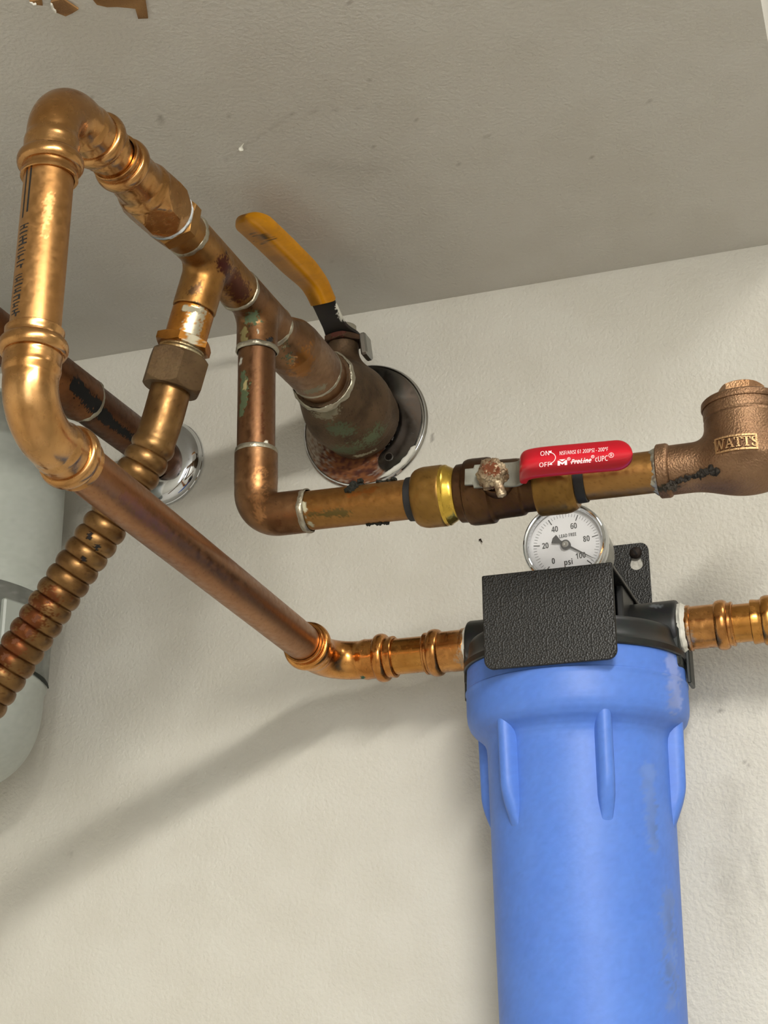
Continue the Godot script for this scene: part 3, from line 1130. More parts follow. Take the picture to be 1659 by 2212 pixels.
	var rp := prof([0, 16.0, 0, 17.6, 1.0, 17.9, 26, 18.2, 36, 18.3, 44, 17.6, 51, 15.2, 57, 13.0, 61, 12.3, 68, 12.1, 68, 11.0])
	sweep(b, line(ax + Z * 95, ax + Vector3(-0.3, 0, 163)), rp, 110, red, null, Vector3.UP, 0.9)
	part("coupling_body", b, [M.old, M.dull])
	solder_ring(ax + Z * 94.5, Z, 17.2, 1.6, 1.0, null, 8.0)
	solo("copper_pipe", pipe_shell(ax + Z * 76, ax + Z * 100, 17.3, tarnish()), [M.old, M.dull], "very short brown copper nipple between two silver solder rings at the yellow-handled valve", "pipe", ax + Z * 76)
	# lower tee, with the drop to the red valve
	var t2 := tarnish([[Vector3(-286.6, 360.1, 202), Vector3(-288, 359.5, 196), 4.2, lin(0.29, 0.34, 0.24), true, 0.8], [Vector3(-292.5, 353, 199), Vector3(-292.3, 346, 199), 2.4, lin(0.42, 0.38, 0.22), true, 1.1], [Vector3(-277.5, 349, 192), Vector3(-278.5, 347, 194), 1.6, lin(0.07, 0.07, 0.07), true, 1.0], [Vector3(-284, 352, 199), Vector3(-283, 350, 199), 0.8, lin(0.6, 0.6, 0.55), true, 1.2], [Vector3(-279, 367.7, 217), Vector3(-284, 361.5, 212), 3.0, lin(0.20, 0.14, 0.10), false, 0.7]])
	tee("copper_tee", "tarnished copper tee with green corrosion, its branch dropping towards the red-handled valve", Vector3(-289.5, 372.6, 188), 162, 213, Vector3(0.006, -1, -0.005).normalized(), 27.0, 12.2, t2, "solder tees on the pipe from the wall")
	solder_ring(Vector3(-289.7, 372.3, 163), Z, 12.0, 1.9, 1.0, null, 1.0)
	solder_ring(Vector3(-289.3, 345.0, 187.8), Vector3.UP, 11.9, 1.8, 1.0, null, 2.0)
	# upper tee, with the branch to the corrugated connector
	var bd := Vector3(-0.2588, -0.9659, 0)
	var t1 := amber([[Vector3(-279.5, 366.4, 258), Vector3(-282.6, 362.0, 246), 5.2, lin(0.27, 0.14, 0.12), false, 0.8], [Vector3(-281, 363, 240), Vector3(-283, 362, 224), 7.5, lin(0.34, 0.20, 0.14), false, 0.8], [Vector3(-290, 349, 265), Vector3(-294, 346, 265), 3.0, lin(0.36, 0.27, 0.18), false, 1.1], [Vector3(-304, 343, 260), Vector3(-290, 339, 263), 1.6, lin(0.34, 0.28, 0.20), false, 0.9]])
	tee("copper_tee", "amber copper tee with a purple-brown stain, above the corrugated connector", Vector3(-290.2, 372.4, 253), 214, 280, bd, 32.0, 12.2, t1, "solder tees on the pipe from the wall")
	solder_ring(Vector3(-290, 372.3, 213.5), Z, 12.1, 1.5, 1.1, null, 4.0)
	solder_ring(Vector3(-290.3, 372.3, 280), Z, 11.6, 2.2, 1.0, null, 5.0)
	# soldered male adapter, screwed into the pressed female adapter
	var ca := Vector3(-290.4, 372.0, 0)
	thing("male_adapter", "short copper male adapter with thin hexagon, between upper tee and pressed female adapter", "pipe adapter", ca + Z * 280)
	b = Buf.new()
	sweep(b, line(ca + Z * 279, ca + Z * 300), prof([0, 11.3, 0, 11.9, 12, 12.0, 14, 12.6, 20, 12.6]), 88, amber(), null, Vector3.UP, 0.9)
	part("adapter_socket", b, [M.old, M.dull])
	b = Buf.new()
	hex_nut(b, ca + Z * 293, Z, Vector3(0.2, 1, 0), 13.6, 8.0, 0.9, 11.0, amber())
	part("hexagon", b, [M.old, M.dull])
	thing("press_adapter", "bright copper press-fit female adapter with white thread tape at its hexagonal end", "pipe adapter", ca + Z * 302)
	b = Buf.new()
	var pa := press(13.0, 14.8, 5.0, 26.0)
	pa.append_array(prof([27.5, 13.4, 29, 14.3, 31, 14.9, 33.5, 14.9]))
	sweep(b, line(ca + Z * 361.5, ca + Z * 326), pa, 96, bright(), func(q, ang, _r0, _p): return -0.35 * smoothstep(4.0, 1.5, absf(q - 17.0)) * (0.5 + 0.5 * cos(6.0 * ang)), Vector3.UP, 0.8)
	part("press_socket", b, [M.fresh, M.dull])
	b = Buf.new()
	hex_nut(b, ca + Z * 304.5, Z, Vector3(0.2, 1, 0), 14.7, 26.0, 9.0, 11.0, bright())
	part("hexagon", b, [M.fresh, M.dull])
	b = Buf.new()
	var tape := coat(lin(0.82, 0.83, 0.83), lin(0.70, 0.72, 0.73), lin(0.33, 0.42, 0.46), 0.5)
	sweep(b, line(ca + Z * 300.5, ca + Z * 306), prof([0, 12.0, 0.4, 13.6, 2.4, 14.5, 5.0, 13.9]), 88, func(p, n, s, a): 
		var k: Color = tape.call(p, n, s, a)
		k.a = 0.0
		return k, func(_s, _a, _r, q): return na.get_noise_3dv(q * 4.0) * 0.7, Vector3.UP, 0.6)
	part("thread_tape", b, [M.dull, M.dull], null, "white thread sealing tape")

func left_drop() -> void:
	var g := "press elbows of the new copper run"
	elbow("press_elbow", "topmost bright copper press elbow, just below the ceiling", Vector3(-291, 327, 415.5), Vector3(-291.2, 371.2, 415), Vector3(-290.8, 371.6, 368.5), 21.0, bright(), M.fresh, g)
	elbow("press_elbow", "bright copper press elbow at the foot of the lettered vertical pipe", Vector3(-290.6, 249.8, 417.9), Vector3(-290.4, 206.0, 418.9), Vector3(-290.4, 203.3, 374.8), 21.0, coat(lin(0.76, 0.585, 0.385), lin(0.68, 0.495, 0.295), lin(0.49, 0.335, 0.19), 0.16), M.fresh, g)
	elbow("press_elbow", "copper press elbow turning the long sloping pipe towards the blue filter", Vector3(-290.2, 187.6, 110.0), Vector3(-290.2, 185.0, 66.1), Vector3(-246.0, 185.0, 66.1), 21.0, coat(lin(0.80, 0.58, 0.33), lin(0.72, 0.48, 0.25), lin(0.46, 0.28, 0.14), 0.18, [[Vector3(-268, 173, 66), Vector3(-266, 174, 70), 1.3, lin(0.16, 0.34, 0.27), true, 0.6]]), M.fresh, g)
	solo("copper_pipe", pipe_shell(Vector3(-290.8, 371.6, 376), Vector3(-290.6, 371.6, 346), 11.1, bright()), [M.fresh, M.dull], "short bright copper nipple between the topmost press elbow and the taped female adapter", "pipe", Vector3(-290.7, 371.6, 360))
	# the vertical pipe, with faint printing down its left side
	thing("copper_pipe", "bright vertical copper pipe with printed characters down its left side, near the left edge", "pipe", Vector3(-290.8, 288, 416.8))
	var a := Vector3(-290.95, 340, 415.6)
	var c := Vector3(-290.6, 238, 418.2)
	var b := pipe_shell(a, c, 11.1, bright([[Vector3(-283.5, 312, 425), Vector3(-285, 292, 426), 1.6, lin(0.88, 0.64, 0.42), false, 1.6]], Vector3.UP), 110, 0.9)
	var shaft := part("pipe_shell", b, [M.new, M.dull])
	b = Buf.new()
	var rng := RandomNumberGenerator.new()
	rng.seed = 77
	var up := (a - c).normalized()
	var mark := func(s0: float, s1: float, a0: float, a1: float) -> void:
		var st := b.v.size()
		for j in 2:
			for k in 7:
				var ang := lerpf(a0, a1, k / 6.0)
				var e := Vector3(sin(ang), 0, cos(ang))
				b.v.append(c + up * (s0 if j == 0 else s1) + e * 11.16)
				b.n.append(e)
		for k in 6:
			quad(b, st + k, st + k + 1, st + 8 + k, st + 7 + k)
	# two rules near the top, then upright strokes as of small print seen edge-on
	mark.call(66.0, 89.0, deg_to_rad(-15), deg_to_rad(-10))
	mark.call(64.0, 89.0, deg_to_rad(-30), deg_to_rad(-25))
	var s := 60.0
	while s > 13.0:
		var gap := rng.randf() < 0.12
		var w := rng.randf_range(0.5, 1.0)
		if not gap and not (s > 35.0 and s < 39.5):
			mark.call(s - w * 0.75, s, deg_to_rad(-34), deg_to_rad(rng.randf_range(-12, -4)))
			if rng.randf() < 0.5:
				var q := deg_to_rad(rng.randf_range(-30, -12))
				mark.call(s - w - 1.3, s, q, q + deg_to_rad(5))
		s -= w + rng.randf_range(0.7, 1.3)
	part("printing", b, [M.ink], shaft, "dark printed characters")
	# the long pipe back to the wall
	solo("copper_pipe", pipe_shell(Vector3(-290.4, 203.9, 384), Vector3(-290.2, 187.0, 100), 11.1, coat(lin(0.63, 0.46, 0.315), lin(0.56, 0.385, 0.25), lin(0.42, 0.27, 0.195), 0.25, [[Vector3(-281, 196, 350), Vector3(-283, 193, 300), 3.0, lin(0.55, 0.37, 0.28), false, 1.4]], 1.0, Vector3(0, 0.06, 1).normalized()), 110, 1.1), [M.new, M.dull], "long sloping copper pipe running from the left press elbow back to the filter inlet elbow", "pipe", Vector3(-290.3, 196, 240))

func branch_and_flex() -> void:
	var o := Vector3(-290.2, 372.4, 253)
	var bd := Vector3(-0.2588, -0.9659, 0)
	var ref := Vector3(0, 0, 1)
	# adapter soldered into the tee's branch
	thing("tube_adapter", "brass adapter smeared with pale solder, between upper tee and large hexagonal nut", "pipe adapter", o + bd * 52)
	var silver := lin(0.78, 0.75, 0.66)
	var ap := coat(lin(0.70, 0.47, 0.20), lin(0.58, 0.37, 0.15), lin(0.26, 0.2, 0.12), 0.3, [
		[Vector3(-290.5, 336, 262), Vector3(-296, 314, 262), 5.2, silver, false, 0.9], [Vector3(-298, 337, 265), Vector3(-286, 335, 260), 1.8, lin(0.60, 0.57, 0.48), true, 0.8],
		[Vector3(-304, 320, 262), Vector3(-292, 319, 262), 2.4, silver, false, 0.9]])
	var b := Buf.new()
	sweep(b, line(o + bd * 29, o + bd * 54), prof([0, 10.4, 3.0, 10.4, 4.4, 10.4, 4.6, 11.6, 22, 11.6, 25, 11.6]), 90, ap, null, ref, 0.7)
	part("adapter_socket", b, [M.old, M.dull])
	b = Buf.new()
	hex_nut(b, o + bd * 50, bd, Vector3(0.35, 0, 1), 14.0, 5.6, 1.0, 10.0, ap)
	part("hexagon", b, [M.old, M.dull])
	b = Buf.new()
	sweep(b, line(o + bd * 55, o + bd * 61), prof([0, 11.0, 0, 12.6, 1.6, 12.8, 2.4, 12.1, 3.6, 12.0, 4.2, 12.5, 6, 12.2]), 80, coat(lin(0.70, 0.66, 0.54), lin(0.62, 0.45, 0.2), lin(0.4, 0.3, 0.16), 0.3), null, ref, 0.6)
	part("thread", b, [M.solder, M.dull])
	# the connector: nut, plain cuff, corrugated tube
	thing("flexible_connector", "corrugated copper flexible connector hanging from hexagonal nut, running down to the left edge", "connector", o + bd * 80)
	b = Buf.new()
	hex_nut(b, o + bd * 59.5, bd, Vector3(0.78, 0, 1), 15.2, 20.5, 2.6, 10.6, coat(lin(0.43, 0.35, 0.25), lin(0.37, 0.29, 0.20), lin(0.22, 0.16, 0.115), 0.22))
	part("union_nut", b, [M.cast, M.dull])
	var p0 := o + bd * 76
	var p1 := o + bd * 110
	var path := dense(PackedVector3Array([p0, p1, Vector3(-333.5, 240.5, 253), Vector3(-347.8, 218.6, 253), Vector3(-364.5, 196.1, 253), Vector3(-381.1, 172.9, 253), Vector3(-396.4, 151.3, 253), Vector3(-420, 117, 253), Vector3(-448, 70, 240)]), 2.0)
	var total := length_of(path)
	var wave := PackedVector2Array([Vector2(0, 9.4), Vector2(0, 10.9)])
	var s := 4.0
	while s < 33.0:
		wave.append(Vector2(s, 11.05))
		s += 1.2
	wave.append_array(prof([34.0, 11.3, 35.6, 11.9, 37.4, 12.1, 39.2, 11.7, 40.4, 10.9]))
	var first := 41.0
	s = first
	while s < total - 0.6:
		var ph := (s - first) / 8.5 * TAU
		wave.append(Vector2(s, 10.45 + 1.75 * pow(absf(sin(ph * 0.5)), 0.62)))
		s += 0.5
	var marks := []
	for q in [Vector3(-346.4, 205.2, 261.1), Vector3(-353.1, 199.0, 262.8), Vector3(-370.6, 178.4, 264.1), Vector3(-378, 169.5, 264.5), Vector3(-372.6, 169.7, 263), Vector3(-384.3, 165.8, 265), Vector3(-389.3, 158.7, 265), Vector3(-394.7, 150.5, 265), Vector3(-381.8, 162, 264), Vector3(-349, 212, 264.7)]:
		marks.append([q, q + Vector3(1.2, 1.0, 0.2), 1.5, lin(0.05, 0.045, 0.04), true, 0.9])
	for q in [Vector3(-342, 228, 263), Vector3(-345, 225, 262), Vector3(-350, 216, 263)]:
		marks.append([q, q + Vector3(-1.5, -1.5, 0), 0.8, lin(0.75, 0.72, 0.62), true, 1.2])
	marks.append([Vector3(-372, 180, 265), Vector3(-396, 150, 266), 8.0, lin(0.42, 0.245, 0.14), false, 1.3])
	b = Buf.new()
	sweep(b, path, wave, 80, coat(lin(0.52, 0.40, 0.25), lin(0.455, 0.335, 0.20), lin(0.29, 0.19, 0.115), 0.28, marks), null, ref)
	part("corrugated_tube", b, [M.old, M.dull])

func middle_drop() -> void:
	# drop from the lower tee
	var top := Vector3(-289.4, 350, 187.9)
	var low := Vector3(-288.6, 276, 187.3)
	var marks := []
	for q in [[Vector3(-293.3, 326, 197.7), Vector3(-291, 318, 198.6), 2.4], [Vector3(-292, 322, 198.5), Vector3(-292.7, 308, 198), 3.0], [Vector3(-293.2, 310, 197.5), Vector3(-294, 301, 197.3), 1.8]]:
		marks.append([q[0], q[1], q[2], lin(0.27, 0.31, 0.20), true, 0.9])
	marks.append([Vector3(-291, 321, 198.8), Vector3(-292, 317, 198.9), 1.2, lin(0.58, 0.53, 0.36), true, 1.0])
	marks.append([Vector3(-295.6, 334, 196.3), Vector3(-294.8, 336.6, 196.9), 1.2, lin(0.66, 0.65, 0.60), true, 1.1])
	marks.append([Vector3(-279.3, 283, 193.9), Vector3(-279, 279, 193.5), 1.4, lin(0.80, 0.78, 0.72), true, 1.0])
	marks.append([Vector3(-281, 320, 196), Vector3(-280.6, 288, 195.8), 0.9, lin(0.34, 0.22, 0.14), false, 1.3])
	solo("copper_pipe", pipe_shell(top, low, 11.05, coat(lin(0.51, 0.375, 0.262), lin(0.445, 0.315, 0.218), lin(0.30, 0.205, 0.145), 0.25, marks, 1.0, Vector3.UP), 110, 0.8), [M.old, M.dull], "tarnished vertical copper pipe spotted with green, between lower tee and solder elbow", "pipe", Vector3(-289, 313, 187.6))
	thing("copper_elbow", "smooth brown solder elbow at the foot of the green-spotted vertical pipe", "pipe elbow", Vector3(-288, 241.3, 187))
	var a := Vector3(-288.5, 279.5, 187.3)
	var corner := Vector3(-288, 241.3, 187)
	var c := Vector3(-257.5, 241.0, 186.8)
	var path := bend(a, corner, c, 15.0)
	var total := length_of(path)
	var b := Buf.new()
	sweep(b, path, prof([0.5, 10.8, 0, 11.2, 0, 12.1, 0.4, 12.45, 18, 12.45, 20, 12.3, total - 16, 12.3, total - 14, 12.3, total - 0.4, 12.3, total, 12.0, total, 11.2]), 96, tarnish([[Vector3(-282, 262, 197), Vector3(-281, 238, 197), 3.6, lin(0.60, 0.43, 0.28), false, 1.2]]), null, Vector3(0, 0, 1), 0.9)
	part("elbow_body", b, [M.old, M.dull])
	solder_ring(Vector3(-288.6, 280.6, 187.4), Vector3.UP, 11.6, 1.9, 1.0, null, 6.0)
	solder_ring(Vector3(-257.0, 241.0, 186.8), Vector3(1, 0, 0), 11.8, 2.0, 1.1, null, 7.0)
	# horizontal run to the red valve
	thing("copper_pipe", "amber horizontal copper pipe with black residue, left of the red-handled valve", "pipe", Vector3(-228, 240.7, 186.6))
	b = pipe_shell(Vector3(-262, 241.05, 186.8), Vector3(-188, 240.2, 186.3), 11.1, amber([[Vector3(-254.5, 241, 198), Vector3(-252.5, 231, 191), 1.6, lin(0.62, 0.60, 0.50), true, 0.8], [Vector3(-228, 243, 197.6), Vector3(-214, 245, 197), 2.4, lin(0.55, 0.34, 0.16), false, 1.2], [Vector3(-251, 235, 196), Vector3(-230, 234, 195), 2.0, lin(0.40, 0.34, 0.20), false, 1.1]], Vector3(1, 0, 0)), 110, 0.8)
	part("pipe_shell", b, [M.old, M.dull])
	for q in [[Vector3(-229.5, 245.6, 196.6), Vector3(-224.6, 250.6, 192.6), 2.0], [Vector3(-226.5, 248.5, 194.6), Vector3(-222.5, 252.6, 191), 1.7], [Vector3(-214, 251.2, 190.4), Vector3(-203, 251.3, 190), 1.1], [Vector3(-222, 230.3, 185), Vector3(-209, 230.2, 184), 1.5]]:
		crumb(q[0], q[1], q[2])

func crumb(a: Vector3, c: Vector3, r: float, called := "black_residue", col := Color(0.055, 0.05, 0.045)) -> void:
	var b := Buf.new()
	var l := a.distance_to(c)
	var j := func(_s, _a, r0, q): return (nb.get_noise_3dv(q * 0.9) * 1.5 + na.get_noise_3dv(q * 3.0) * 0.8) * r0
	sweep(b, line(a, c), prof([-r * 0.6, 0.02, -r * 0.3, r * 0.6, r * 0.3, r * 0.95, l * 0.5, r * 0.8, l - r * 0.3, r, l + r * 0.4, r * 0.5, l + r * 0.7, 0.02]), 22, flat(col.srgb_to_linear()), j, Vector3(0, 0, 1), 0.35)
	part(called, b, [M.white])

func red_valve() -> void:
	var a := Vector3(-197, 240.25, 186.4)
	var c := Vector3(-96, 239.1, 185.6)
	var d := (c - a).normalized()
	thing("push_fit_valve", "brass push-fit ball valve with red lever, above the pressure gauge", "valve", Vector3(-146, 239.7, 186))
	var bz := coat(lin(0.60, 0.46, 0.24), lin(0.52, 0.39, 0.20), lin(0.28, 0.19, 0.10), 0.2)
	var dk := coat(lin(0.36, 0.26, 0.17), lin(0.30, 0.21, 0.14), lin(0.16, 0.11, 0.08), 0.25)
	var path := line(a, c)
	var b := Buf.new()
	sweep(b, path, prof([2.0, 10.9, 0.3, 11.2, 0, 11.6, 0.3, 12.1, 3.5, 12.3, 5.2, 12.4, 5.2, 10]), 90, flat(Color.WHITE), null, Vector3.UP, 1.0)
	part("release_collar", b, [M.black_rubber])
	b = Buf.new()
	sweep(b, path, prof([4.6, 11.6, 4.4, 13.6, 4.8, 14.6, 6.0, 15.6, 8.2, 16.4, 10.4, 16.8, 20.5, 16.9, 21.0, 16.7]), 100, bz, null, Vector3.UP, 0.9)
	var cap := part("end_cap", b, [M.old, M.dull])
	b = Buf.new()
	sweep(b, path, prof([20.8, 16.7, 22.8, 16.6, 23.2, 16.2, 27.0, 14.2, 29.0, 14.0, 30, 13.0]), 90, flat(lin(0.82, 0.68, 0.30)), null, Vector3.UP, 1.0)
	part("brass_shoulder", b, [M.fresh], cap, "shiny yellow brass shoulder")
	b = Buf.new()
	sweep(b, path, prof([28.6, 12, 28.6, 15.0, 29.4, 15.9, 33.4, 16.1, 33.8, 16.4, 34.4, 17.6, 36.0, 18.1, 38.2, 18.2, 46.2, 18.1, 47.6, 17.8, 49.0, 16.2, 49.6, 16.0, 62.0, 15.6, 64.0, 15.3, 65.2, 14.2, 66.2, 14.0, 73.2, 14.0, 73.4, 13]), 100, dk, null, Vector3.UP, 0.9)
	part("valve_body", b, [M.old, M.dull])
	b = Buf.new()
	sweep(b, path, prof([72.2, 12.0, 72.2, 16.4, 73.0, 16.9, 86.0, 17.0, 89.0, 16.6, 92.0, 15.4, 93.4, 14.2, 93.6, 11.6]), 100, bz, null, Vector3.UP, 0.9)
	part("end_cap", b, [M.old, M.dull])
	b = Buf.new()
	sweep(b, path, prof([92.6, 10, 92.6, 12.4, 94.6, 12.3, 98.4, 12.1, 98.8, 11.6, 98.4, 11.2, 97, 10.9]), 90, flat(Color.WHITE), null, Vector3.UP, 1.0)
	part("release_collar", b, [M.black_rubber])
	# stem boss and corroded nut
	var st := Vector3(-142.8, 239.0, 0)
	b = Buf.new()
	sweep(b, line(st + Vector3(0, 0, 196), st + Vector3(0, 0, 207)), prof([0, 9.5, 7, 9.2, 9.5, 8.6, 10.0, 8.0, 10.0, 2]), 64, dk, null, Vector3.UP, 0.8)
	part("stem_boss", b, [M.old, M.dull])
	b = Buf.new()
	var lp := dense(PackedVector3Array([Vector3(-158.5, 240.4, 207.6), Vector3(-142, 239.4, 207.6), Vector3(-131.5, 238.2, 208.4), Vector3(-126.4, 237.6, 213.0), Vector3(-122.4, 237.2, 220.6), Vector3(-117, 236.8, 223.6), Vector3(-108, 236.5, 224.2), Vector3(-67, 234.6, 224.2)]), 0.5)
	var cut := 0
	for k in lp.size():
		if lp[k].x < -124.8:
			cut = k
	var first := lp.slice(0, cut + 4)
	var w := PackedFloat32Array()
	var t := PackedFloat32Array()
	for k in first.size():
		w.append(lerpf(6.4, 6.9, k / float(first.size())) * (1.0 if first[k].x > -154 else 0.72))
		t.append(1.1)
	ribbon(b, first, Vector3(0.04, 1, 0), w, t, coat(lin(0.62, 0.62, 0.58), lin(0.52, 0.52, 0.48), lin(0.35, 0.31, 0.26), 0.3), 0.3)
	smooth(b, 40)
	var lever := part("lever", b, [M.galv, M.dull])
	var grip := lp.slice(cut)
	w = PackedFloat32Array()
	t = PackedFloat32Array()
	for k in grip.size():
		var x := grip[k].x
		var tip := clampf((-67.0 - x) / 8.6, 0.0, 1.0)
		w.append(7.9 * sqrt(maxf(1.0 - (1.0 - tip) * (1.0 - tip), 0.0002)))
		t.append(2.2 * sqrt(maxf(1.0 - pow(1.0 - clampf((-67.0 - x) / 2.4, 0.0, 1.0), 2.0), 0.001)))
	b = Buf.new()
	ribbon(b, grip, Vector3(0.04, 1, 0), w, t, null, 0.42)
	var gp := part("grip", b, [M.red], lever, "glossy red plastic-dipped grip with white printing")
	# printing on the grip: these are pieces of print, laid on its face
	var z := 226.42
	var tilt := -0.045
	var ink := Node3D.new()
	ink.free()
	var pr := lever
	var put := func(txt: String, x: float, y: float, h: float, sq: float, bold: bool, shear: float): write("printing", txt, Vector3(x, y, z), h, tilt, M.ink_white, pr, sq, bold, 0.12, "Droid Sans", shear)
	put.call("ON", -111.0, 240.3, 2.4, 1.05, false, 0.0)
	put.call("OFF", -111.4, 234.2, 2.4, 1.05, false, 0.0)
	put.call("NSF/ANSI 61 200PSI - 200°F", -91.2, 238.7, 2.0, 0.72, false, 0.0)
	put.call("ProLine", -92.6, 233.6, 2.5, 0.82, true, 0.25)
	put.call("cUPC", -82.4, 233.4, 2.8, 0.72, false, 0.0)
	for q in [[-98.9, 235.6, 0.85], [-86.7, 235.1, 0.85], [-77.4, 234.6, 1.35]]:
		b = Buf.new()
		sweep(b, line(Vector3(q[0], q[1], z - 0.05), Vector3(q[0], q[1], z + 0.08)), prof([0, q[2], 0.12, q[2], 0.12, q[2] - 0.2, 0, q[2] - 0.2]), 32, null, null, Vector3.UP)
		part("printing", b, [M.ink_white], pr)
		put.call("R", q[0], q[1], q[2] * 1.15, 1.0, false, 0.0)
	b = Buf.new()
	plate(b, PackedVector2Array([Vector2(-98.2, 233.6), Vector2(-87.6, 233.2), Vector2(-87.6, 233.5), Vector2(-98.2, 233.9)]), Vector3(0, 0, z), Vector3(1, 0, 0), Vector3(0, 1, 0), 0.1, 0.0)
	part("printing", b, [M.ink_white], pr)
	# the maker's emblem: a block M under a flat chevron
	b = Buf.new()
	plate(b, PackedVector2Array([Vector2(-2.4, -1.5), Vector2(-1.2, -1.5), Vector2(-1.2, -0.3), Vector2(0, -1.2), Vector2(1.2, -0.3), Vector2(1.2, -1.5), Vector2(2.4, -1.5), Vector2(2.4, 1.1), Vector2(1.7, 1.1), Vector2(0, -0.1), Vector2(-1.7, 1.1), Vector2(-2.4, 1.1)]), Vector3(-102.3, 234.1, z), Vector3(cos(tilt), sin(tilt), 0), Vector3(-sin(tilt), cos(tilt), 0), 0.1, 0.0)
	plate(b, PackedVector2Array([Vector2(-1.7, 1.7), Vector2(0, 0.6), Vector2(1.7, 1.7)]), Vector3(-102.3, 234.1, z), Vector3(cos(tilt), sin(tilt), 0), Vector3(-sin(tilt), cos(tilt), 0), 0.1, 0.0)
	part("emblem", b, [M.ink_white], pr)
	# curved arrow between ON and OFF
	b = Buf.new()
	var curve := PackedVector3Array()
	for k in 17:
		var an := deg_to_rad(lerpf(68, -68, k / 16.0))
		curve.append(Vector3(-110.8 + 5.1 * cos(an), 237.4 + 3.5 * sin(an), z))
	var cl := length_of(curve)
	sweep(b, curve, prof([0, 0.05, 0, 0.2, cl, 0.2, cl, 0.05]), 10, null, null, Vector3(0, 0, 1), 0.4)
	for s in [1.0, -1.0]:
		plate(b, PackedVector2Array([Vector2(-109.3, 237.4 + s * 3.6), Vector2(-107.5, 237.4 + s * 3.9), Vector2(-107.9, 237.4 + s * 2.4)]), Vector3(0, 0, z - 0.05), Vector3(1, 0, 0), Vector3(0, 1, 0), 0.12, 0.0)
	part("arrow", b, [M.ink_white], pr)
	# nut eaten by corrosion, and the scab hanging from it
	b = Buf.new()
	var crust := coat(lin(0.42, 0.30, 0.20), lin(0.72, 0.66, 0.55), lin(0.26, 0.13, 0.06), 0.5, [[st + Vector3(-2, 2, 217), st + Vector3(2, 0, 218), 3.0, lin(0.38, 0.19, 0.07), true, 1.2]], 2.2)
	sweep(b, line(st + Vector3(0, 0, 208), st + Vector3(0, 0, 219)), prof([0, 8.0, 2, 8.4, 5, 8.0, 8, 6.6, 10, 5.0, 10.6, 3.0, 10.2, 0.1]), 56, crust, func(_s, ang, r0, q): return (na.get_noise_3dv(q * 5.0) * 1.7 + nb.get_noise_3dv(q * 1.3) * 1.1) * minf(r0 / 5.0, 1.0) - 0.5 * absf(cos(3.0 * ang)), Vector3.UP, 0.4)
	part("corroded_nut", b, [M.galv, M.dull], lever, "nut crusted with rust and pale corrosion")
	b = Buf.new()
	sweep(b, line(st + Vector3(3.6, -6, 214), st + Vector3(5.4, -13.8, 213.5)), prof([-1, 0.1, 0, 2.2, 3, 2.3, 6, 2.5, 8.0, 2.2, 9, 0.1]), 30, crust, func(_s, _a, r0, q): return na.get_noise_3dv(q * 6.0) * 0.9 * minf(r0, 1.0), Vector3.UP, 0.4)
	part("corrosion_scab", b, [M.galv, M.dull], lever)
	# pipe on to the check valve
	solo("copper_pipe", pipe_shell(Vector3(-98.5, 239.1, 185.6), Vector3(-52, 238.6, 185.4), 11.1, amber([], Vector3(1, 0, 0)), 110, 0.9), [M.old, M.dull], "amber horizontal copper pipe between the red-handled valve and the bronze check valve", "pipe", Vector3(-76, 238.8, 185.5))

